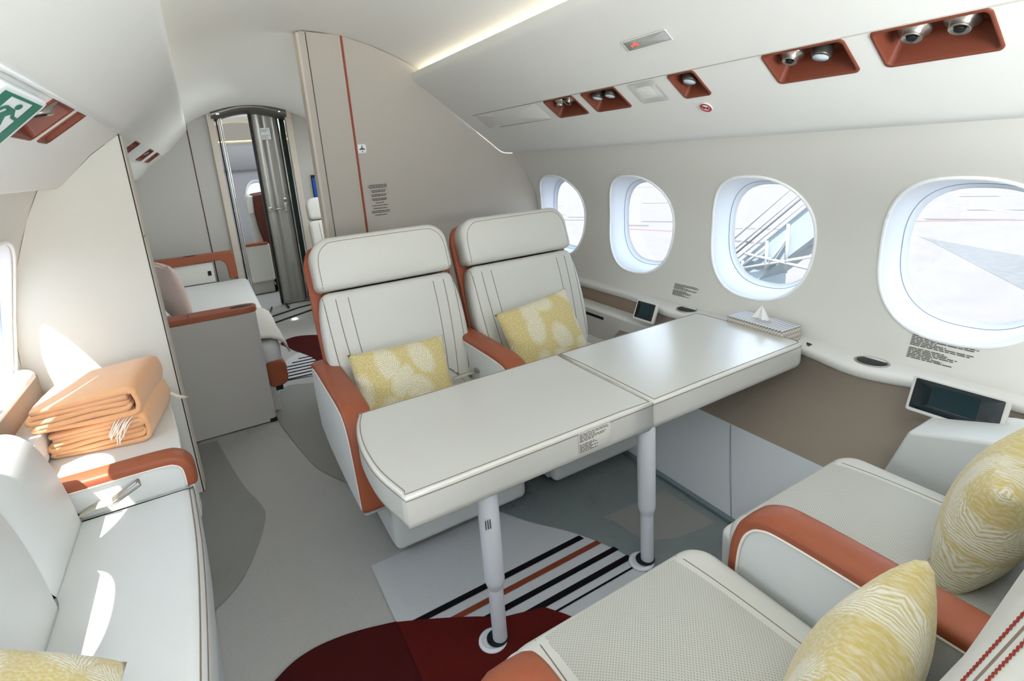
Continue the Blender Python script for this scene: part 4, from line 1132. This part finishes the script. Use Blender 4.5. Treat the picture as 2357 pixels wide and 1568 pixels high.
tubes('latch_bar', [[(.62, 6.285, 1.07), (.78, 6.285, 1.075)]], .008, CHROME, hn)
lathe('latch_knob', [(.002, 0), (.022, .002), (.024, .016), (.014, .02), (.002, .021)], CHROME, hn, xf=frame((.783, 6.292, 1.17), (1, 0, 0), (0, 0, 1), (0, -1, 0)), n=16)
box('latch_guard', (.60, .64), (6.285, 6.312), (1.045, 1.10), CHROME, hn, r=.006)
v, f = box_vf((.66, .755), (6.300, 6.309), (1.80, 1.92), .002); q = mesh('door_notice', v, f, SIGNW, t, wn=True)
X = frame((.665, 6.2995, 1.805), (1, 0, 0), (0, 0, 1), (0, -1, 0)); dashes('notice_print', [.8, .6, 0, 0, .9, .7, .8], .085, .10, mat('notice_grey', (165, 168, 170), .7), q, X, 4)
box('floor_guide', (.60, .62), (6.10, 6.30), (.002, .02), DARK, t, r=.003)
t = props(box('gap_strip', (.860, .906), (6.30, 6.40), (.01, 2.08), DKGREEN, None, r=.01), 'dark green strip standing in for the dark gap beside the steel door', 'gap_strip')  # dark strip set in to draw the gap beside the door
# threshold tracks in the floor
t = thing('door_threshold', 'black metal threshold tracks in the floor before the far doorway', 'threshold', (.6, 5.95, 0))
tubes('track', [[(.30, 5.55, .004), (.62, 5.74, .004), (1.1, 6.0, .004)], [(.36, 5.85, .004), (.70, 6.05, .004), (1.1, 6.15, .004)], [(.30, 5.55, .004), (.40, 5.98, .004), (.46, 6.3, .004)]], .008, DARK, t)
lathe('floor_light', [(.028, .001), (.028, .006), (.002, .007)], LAMPW, t, xf=Matrix.Translation((.60, 5.62, 0)), n=16)

# vestibule behind the door: wall with window, cove light, seat
VY = 8.3
w = thing('wall_vestibule', None, None, (.6, VY, 0)); w['kind'] = 'structure'
VM = mat('vestibule_grey', (168, 170, 176), .6)
V, F = [], []; ring = 3
yc, zc_, a_, b_ = .70, 1.06, .16, .30
for k in range(48):
    t_ = 2*PI*k/48; i0 = sup(t_, a_, b_); m_ = max(abs(math.cos(t_)), abs(math.sin(t_))); o0 = (math.cos(t_)/m_, math.sin(t_)/m_)
    ox = yc+o0[0]*(1.4 if o0[0] > 0 else 1.3); oz = zc_+o0[1]*(.44 if o0[1] > 0 else 1.06)
    for s in (0, .5, 1): V.append(Vector(((yc+i0[0])*(1-s)+ox*s, VY, (zc_+i0[1])*(1-s)+oz*s)))
for k in range(48):
    for j in range(2): F.append([k*3+j, ((k+1) % 48)*3+j, ((k+1) % 48)*3+j+1, k*3+j+1])
mesh('wall_panel', V, F, VM, w)
rim = [Vector((yc+p[0], VY-.004, zc_+p[1])) for p in (sup(2*PI*k/48, a_, b_) for k in range(49))]
v, f = loft_vf([[Vector((yc+(p.x-yc)*s, VY+d, zc_+(p.z-zc_)*s)) for p in rim] for d, s in ((0, 1), (.06, .94), (.10, .86))])
q = mesh('window_6', v, f, REVEAL, w); tubes('window_trim', [rim], .008, RINGW, q)
gl = [Vector((yc+(p.x-yc)*.86, VY+.10, zc_+(p.z-zc_)*.86)) for p in rim[:-1]]; mesh('window_pane', gl+[Vector((yc, VY+.1, zc_))], [[k, (k+1) % 48, 48] for k in range(48)], GLASS, q)
q.name = 'window_12'
v, f = loft_vf([[(x, VY, 1.50), (x, VY-.14, 1.52), (x, VY-.20, 1.80), (x, VY-.18, 1.86), (x, VY, 1.88), (x, VY, 2.2)] for x in (-.6, .6, 2.2)]); mesh('valance', v, f, VM, w)
box('cove_strip', (-.6, 2.2), (VY-.16, VY-.03), (1.882, 1.892), COVE2, w, r=.002)
# forward cabin seat seen through the doorway, in profile
t = thing('cabin_seat', 'dark brown shelled seat seen in profile through the far doorway', 'seat', (.62, 7.35, 0))
bp_ = [(p.x, p.y) for p in crom([(.50, .50, 0), (.475, .72, 0), (.47, .92, 0), (.47, 1.13, 0), (.50, 1.17, 0), (.56, 1.15, 0), (.57, .95, 0), (.58, .70, 0), (.60, .50, 0)], 4)]
prism('backrest', bp_, 'y', 7.12, 7.60, LEATHER, t, r=.015)
hp = [(p.x, p.y) for p in crom([(.455, .98, 0), (.450, 1.10, 0), (.475, 1.19, 0), (.52, 1.20, 0), (.55, 1.17, 0), (.545, 1.0, 0)], 4)]
prism('headrest', hp, 'y', 7.10, 7.62, LEATHER, t, r=.02)
sp_ = [(p.x, p.y) for p in crom([(.53, 1.20, 0), (.62, 1.215, 0), (.80, 1.20, 0), (.82, .9, 0), (.84, .4, 0), (.84, .05, 0), (.64, .05, 0), (.62, .40, 0), (.57, .62, 0), (.535, .8, 0), (.52, 1.0, 0)], 4)]
prism('back_shell', sp_, 'y', 7.08, 7.64, mat('dark_brown_shell', (84, 40, 26), .5), t, r=.02)
box('seat_cushion', (.30, .60), (7.12, 7.60), (.40, .52), LEATHER, t, r=.03)
box('armrest', (.36, .62), (7.05, 7.12), (.16, .62), LEATHER, t, r=.02)
box('arm_pad', (.35, .60), (7.045, 7.125), (.61, .64), SHELL, t, r=.008)
box('seat_base', (.34, .60), (7.1, 7.6), (.0, .38), GREYCAB, t, r=.02)

# grey tv and second forward seat right of the doorway
t = thing('wall_screen', 'blue lit wall screen on the far bulkhead beside the partition edge', 'screen', (1.25, 6.19, 1.26))
box('bezel', (1.07, 1.45), (6.175, 6.199), (1.10, 1.40), DARK, t, r=.004); box('screen', (1.078, 1.44), (6.172, 6.177), (1.108, 1.37), BLUESC, t, r=.001)
t = thing('forward_club_seat', 'pale club seat half hidden behind the partition edge beside the doorway', 'seat', (1.2, 5.5, 0))
X = frame((1.19, 5.62, .42), (1, 0, 0), (0, .22, 1))
X = frame((1.19, 5.62, .42), (1, 0, 0), (0, .22, 1), (0, -1, .22))
vf = pad_vf(rrect(-.30, .30, 0, .54, .05, 6, 4), .1, .03, .012); q = mesh('backrest', vf[0], vf[1], LEATHER, t, xf=X)
tubes('stitching', drape(vf, [seg((s*.2, .03), (s*.21, .53)) for s in (-1, 1)]), .0025, SEAM, q, xf=X)
vf = pad_vf(rrect(-.292, .292, .545, .765, (.035, .035, .08, .08), 6, 4), .12, .03, .012); mesh('headrest', vf[0], vf[1], LEATHER, t, xf=X)
box('seat_base', (.92, 1.46), (5.05, 5.6), (.02, .46), LEATHER, t, r=.04)
make_arm(t, .90, .09, 5.02, -1)

# far divan
t = thing('divan', 'grey divan with cognac trimmed end cabinet in the forward cabin on the left', 'divan', (-.2, 4.6, 0))
prism('end_cabinet', [(-.70, 3.337), (.135, 3.337), (.150, 3.342), (.156, 3.36), (.156, 3.46), (-.70, 3.46)], 'z', .004, .700, GREYCAB, t, r=.004)
ec = [(p.x, p.y) for p in crom([(-.70, 3.332, 0), (-.3, 3.332, 0), (.0, 3.331, 0), (.12, 3.333, 0), (.160, 3.36, 0), (.160, 3.42, 0), (.12, 3.458, 0), (0, 3.462, 0), (-.3, 3.463, 0), (-.70, 3.463, 0)], 3, True)]
cap = prism('cabinet_top', ec, 'z', .699, .732, ORANGE, t, r=.004)
v, f = stack_vf([(.085+.058*math.cos(2*PI*k/24), 3.40+.026*math.sin(2*PI*k/24)) for k in range(24)], [(0, 1, .7315), (0, 1, .7335), (.002, 1, .734)]); mesh('cup_slot', v, f, DARK, cap)
box('latch_slot', (-.185, -.180), (3.35, 3.42), (.7315, .7335), DARK, cap, r=.0005)
box('foot_corner', (.12, .160), (3.334, 3.36), (0, .022), DARK, t, r=.003)
vf = pad_vf(rrect(-.70, .262, 3.47, 5.86, .06, 6, 6), .17, .05, .02); mesh('seat_cushion', vf[0], vf[1], LEATHER_W, t, xf=Matrix.Translation((0, 0, .295)))
box('divan_base', (-.70, .20), (3.47, 5.9), (.0, .30), GREYCAB, t, r=.01)
v, f = prism_vf([(p[0], p[1]) for p in rrect(.16, .275, .165, .335, (.03, .05, .05, .02), 6, 2)], 'y', 3.462, 3.56, .008); mesh('seat_end_cap', v, f, ORANGE, t, wn=True)
box('cap_foot', (.19, .235), (3.47, 3.54), (.135, .17), DARK, t, r=.004)
bk_ = rrect(3.5, 5.85, 0, .40, .06, 6, 6); vf = pad_vf(bk_, .15, .05, .02); mesh('backrest', vf[0], vf[1], LEATHER_W, t, xf=frame((-.70, 0, .44), (0, 1, 0), (-.15, 0, 1), (1, 0, .15)))
aw = [(-.64, .645), (-.10, .665), (.05, .668), (.085, .64), (.10, .60), (.105, .47), (.175, .47), (.172, .70), (.165, .738), (-.64, .738)]
fa = prism('far_armrest', aw, 'y', 5.86, 5.98, ORANGE, t, r=.008)
v, f = stack_vf([(-.20+.055*math.cos(2*PI*k/24), 5.92+.03*math.sin(2*PI*k/24)) for k in range(24)], [(0, 1, .737), (0, 1, .7395), (.002, 1, .740)]); mesh('cup_slot', v, f, DARK, fa)
box('far_cabinet', (-.64, -.02), (5.88, 6.0), (.46, .66), LEDGEM, t, r=.006); box('socket', (-.075, -.045), (5.874, 5.882), (.53, .575), DARK, t, r=.002)
# throw blanket draped over the near end of the divan
t = thing('throw_blanket', 'grey throw draped over the near edge of the far divan', 'blanket', (.0, 4.0, .49))
rows = []
for j in range(15):
    y = 3.475+.86*j/14; edge = [(-.42, .493), (-.2, .497), (.0, .497), (.14, .496), (.215, .490), (.258, .470), (.280, .44), (.292, .40), (.300, .36-.11*(j/14)*0)]
    rows.append([Vector((x+.006*math.sin(9*y+i)*(1 if i > 4 else .3), y+.02*math.sin(i), z+(.004*math.sin(6*y+i*.7)))) for i, (x, z) in enumerate(edge)])
v, f = loft_vf(rows); o = mesh('throw_cloth', v, f, THROWM, t); md = o.modifiers.new('thick', 'SOLIDIFY'); md.thickness = .010; md.offset = 1
# cove light strips (lie in the gutter behind each valance lip)
o = box('cove_lamp', (1.42, 1.45), (Y0, 3.48), (1.985, 1.995), COVE, None, r=.002); props(o, 'warm hidden light strip in the gutter above the right overhead panel', 'light strip')

o = box('cove_lamp', (-.20, -.17), (Y0, 6.1), (1.950, 1.958), COVE, None, r=.002); props(o, 'added hidden light strip brightening the ceiling from the gutter above the left overhead panel', 'light strip')  # left strip added to brighten the ceiling

# ================================================================= OUTSIDE
GZ = -2.4
TARM = mat('bright_concrete', (101, 100, 101), .95, bump=.6, bscale=3, var=.10, vscale=1.3, spec=.1)
TARD = mat('asphalt_patch', (88, 91, 94), .95, bump=.6, bscale=4, var=.25, vscale=5, spec=.1)
TARR = mat('red_line_paint', (104, 84, 86), .9, spec=.1); TARWH = mat('white_line_paint', (120, 120, 120), .9, spec=.1); TARS = mat('joint_grey', (80, 79, 82), .95, spec=.1)
V, F, FM = [], [], []
def gq(pts, mi, z): quad(V, F, [(a, b, z) for a, b in pts]); FM.append(mi)
gq([(-150, -150), (200, -150), (200, 200), (-150, 200)], 0, GZ)
GROUND_EXTRA = []
gq([(21.43, 8.8), (19.8, 5.53), (18.5, 3.0), (14.0, 2.9), (15.85, 4.33), (20.49, 7.98)], 1, GZ+.004)
gq([(24.2, 11.0), (26.9, 7.4), (27.1, 7.5), (24.5, 11.1)], 2, GZ+.004)
gq([(16.7, 19.0), (17.6, 16.2), (17.8, 16.25), (16.95, 19.1)], 2, GZ+.004)
gq([(30.5, 13.2), (28.7, 8.0), (29.0, 7.9), (30.9, 13.0)], 3, GZ+.004)
gq([(35.6, 13.6), (35.2, 9.8), (35.9, 9.8), (36.3, 13.5)], 3, GZ+.004)
rr = random.Random(12)
for k in range(26):
    x = rr.uniform(17, 42); y = x*rr.uniform(.25, 1.5); L_ = rr.uniform(1.2, 3.4); wv = rr.uniform(.12, .3)
    gq([(x, y), (x-.45*L_, y+.9*L_), (x-.45*L_+wv, y+.9*L_+wv), (x+wv, y+wv)], 4, GZ+.003)
o = mesh('ground', V, F, [TARM, TARD, TARR, TARWH, TARS], smooth=False, fm=FM); o['kind'] = 'structure'

# white mobile stair truss outside the third window
ST = mat('stair_white', (150, 154, 156), .6); STB = mat('stair_pale_blue', (138, 150, 156), .6)
t = thing('boarding_stairs', 'white steel boarding stairs on the apron outside the third window', 'stairs', (9.0, 6.0, GZ))
A0, A1 = Vector((9.0, 7.4, -1.35)), Vector((9.0, 5.2, .62))
d_ = (A1-A0)
prism('side_panel', [(7.4, -1.55), (5.2, .42), (5.2, -.25), (6.3, -1.25), (6.3, -2.35), (7.4, -2.35)], 'x', 9.02, 9.9, STB, t, r=.01)
tubes('handrail', [[A0+Vector((-.05, 0, .35)), A1+Vector((-.05, 0, .35))], [A0+Vector((-.05, 0, .12)), A1+Vector((-.05, 0, .12))], [A0+Vector((-.05, 0, -.12)), A1+Vector((-.05, 0, -.12))]], .022, ST, t)
tubes('dark_rail', [[A0+Vector((-.07, 0, .0)), A1+Vector((-.07, 0, .0))]], .018, mat('stair_grey', (80, 86, 90), .6), t)
tr = []
for y, z0, z1 in ((6.6, -.9, -2.3), (6.1, -.45, -1.1), (5.7, -.1, -1.0)): tr.append([(8.94, y, z0), (8.94, y, z1)])
tr += [[(8.94, 6.6, -1.05), (8.94, 5.2, -.62)], [(8.94, 6.6, -1.0), (8.94, 6.1, -.55)], [(8.94, 6.1, -1.0), (8.94, 5.7, -.3)], [(8.94, 6.55, -.75), (8.94, 5.3, -.85)]]
tube_join('truss', tr, .03, ST, t)
for y in (5.4, 7.2): lathe('wheel', [(.05, -.09), (.2, -.08), (.22, 0), (.2, .08), (.05, .09)], DARK, t, xf=frame((9.4, y, GZ+.22), (0, 1, 0), (0, 0, 1), (1, 0, 0)))
for y in (5.4, 7.2): box('post', (9.35, 9.45), (y-.05, y+.05), (GZ+.2, -1.3 if y > 7 else -.2), ST, t, r=.01)

# ================================================================= LIGHT
W = bpy.data.worlds.new('sky'); bpy.context.scene.world = W; W.use_nodes = True
bg = W.node_tree.nodes['Background']; bg.inputs[0].default_value = (.74, .86, 1, 1); bg.inputs[1].default_value = 3.4
s = bpy.data.lights.new('sun', 'SUN'); s.energy = 17; s.angle = .009; s.color = (1, .95, .88)
so_ = bpy.data.objects.new('sun', s); COL.objects.link(so_)
so_.rotation_euler = Vector((1, .72, -2.6)).to_track_quat('-Z', 'Y').to_euler()
def area(name, loc, tgt, sx, sy, e, col=(.95, .98, 1)):
    l = bpy.data.lights.new(name, 'AREA'); l.shape = 'RECTANGLE'; l.size = sx; l.size_y = sy; l.energy = e; l.color = col
    o = bpy.data.objects.new(name, l); COL.objects.link(o); o.location = loc
    o.rotation_euler = (Vector(tgt)-Vector(loc)).to_track_quat('-Z', 'Y').to_euler(); return o
area('aft_fill', (.75, -.75, 2.1), (.85, 1.6, .9), 1.5, .7, 8)  # unseen fill added behind the camera, no fixture there
area('aft_fill_up', (.7, -.95, 1.3), (.7, 2.3, 2.32), 1.2, .5, 64)  # floating fill added to brighten the ceiling by bounce
area('forward_fill', (1.35, 4.9, 2.0), (1.0, 4.9, 0), .8, 1.6, 30)  # added fill for the forward cabin, hidden by the partition
area('vestibule_fill', (.9, 6.9, 2.0), (.6, 7.6, 1.0), .5, .5, 14)  # small unseen fill added to light the vestibule

# ================================================================= CAMERA
pit, rol, yaw = .2426, -.072, .5126
cx_, sx_ = math.cos(pit), math.sin(pit); cr, sr = math.cos(rol), math.sin(rol); cz_, sz_ = math.cos(yaw), math.sin(yaw)
B = Matrix(((1, 0, 0), (0, 0, -1), (0, 1, 0)))
YW = Matrix(((cz_, -sz_, 0), (sz_, cz_, 0), (0, 0, 1)))
PT = Matrix(((1, 0, 0), (0, cx_, -sx_), (0, sx_, cx_)))
RL = Matrix(((cr, -sr, 0), (sr, cr, 0), (0, 0, 1)))
R_ = RL @ PT @ B @ YW
M = Matrix((R_[0], -R_[1], -R_[2])).transposed()
cam = bpy.data.cameras.new('camera'); co_ = bpy.data.objects.new('camera', cam); COL.objects.link(co_)
co_.matrix_world = Matrix.Translation((0, 0, 1.5)) @ M.to_4x4()
cam.sensor_width = 36; cam.lens = 1220.2/2357*36; cam.shift_y = -133/2357; cam.clip_start = .02; cam.clip_end = 500
sc = bpy.context.scene; sc.camera = co_
sc.view_settings.view_transform = 'Standard'; sc.view_settings.look = 'None'; sc.view_settings.exposure = 0
sc.cycles.use_denoising = True; sc.cycles.max_bounces = 8; sc.cycles.diffuse_bounces = 5; sc.cycles.glossy_bounces = 3; sc.cycles.use_adaptive_sampling = True; sc.cycles.adaptive_threshold = .08; sc.cycles.adaptive_min_samples = 12; sc.cycles.transparent_max_bounces = 12
sc.cycles.sample_clamp_indirect = 6
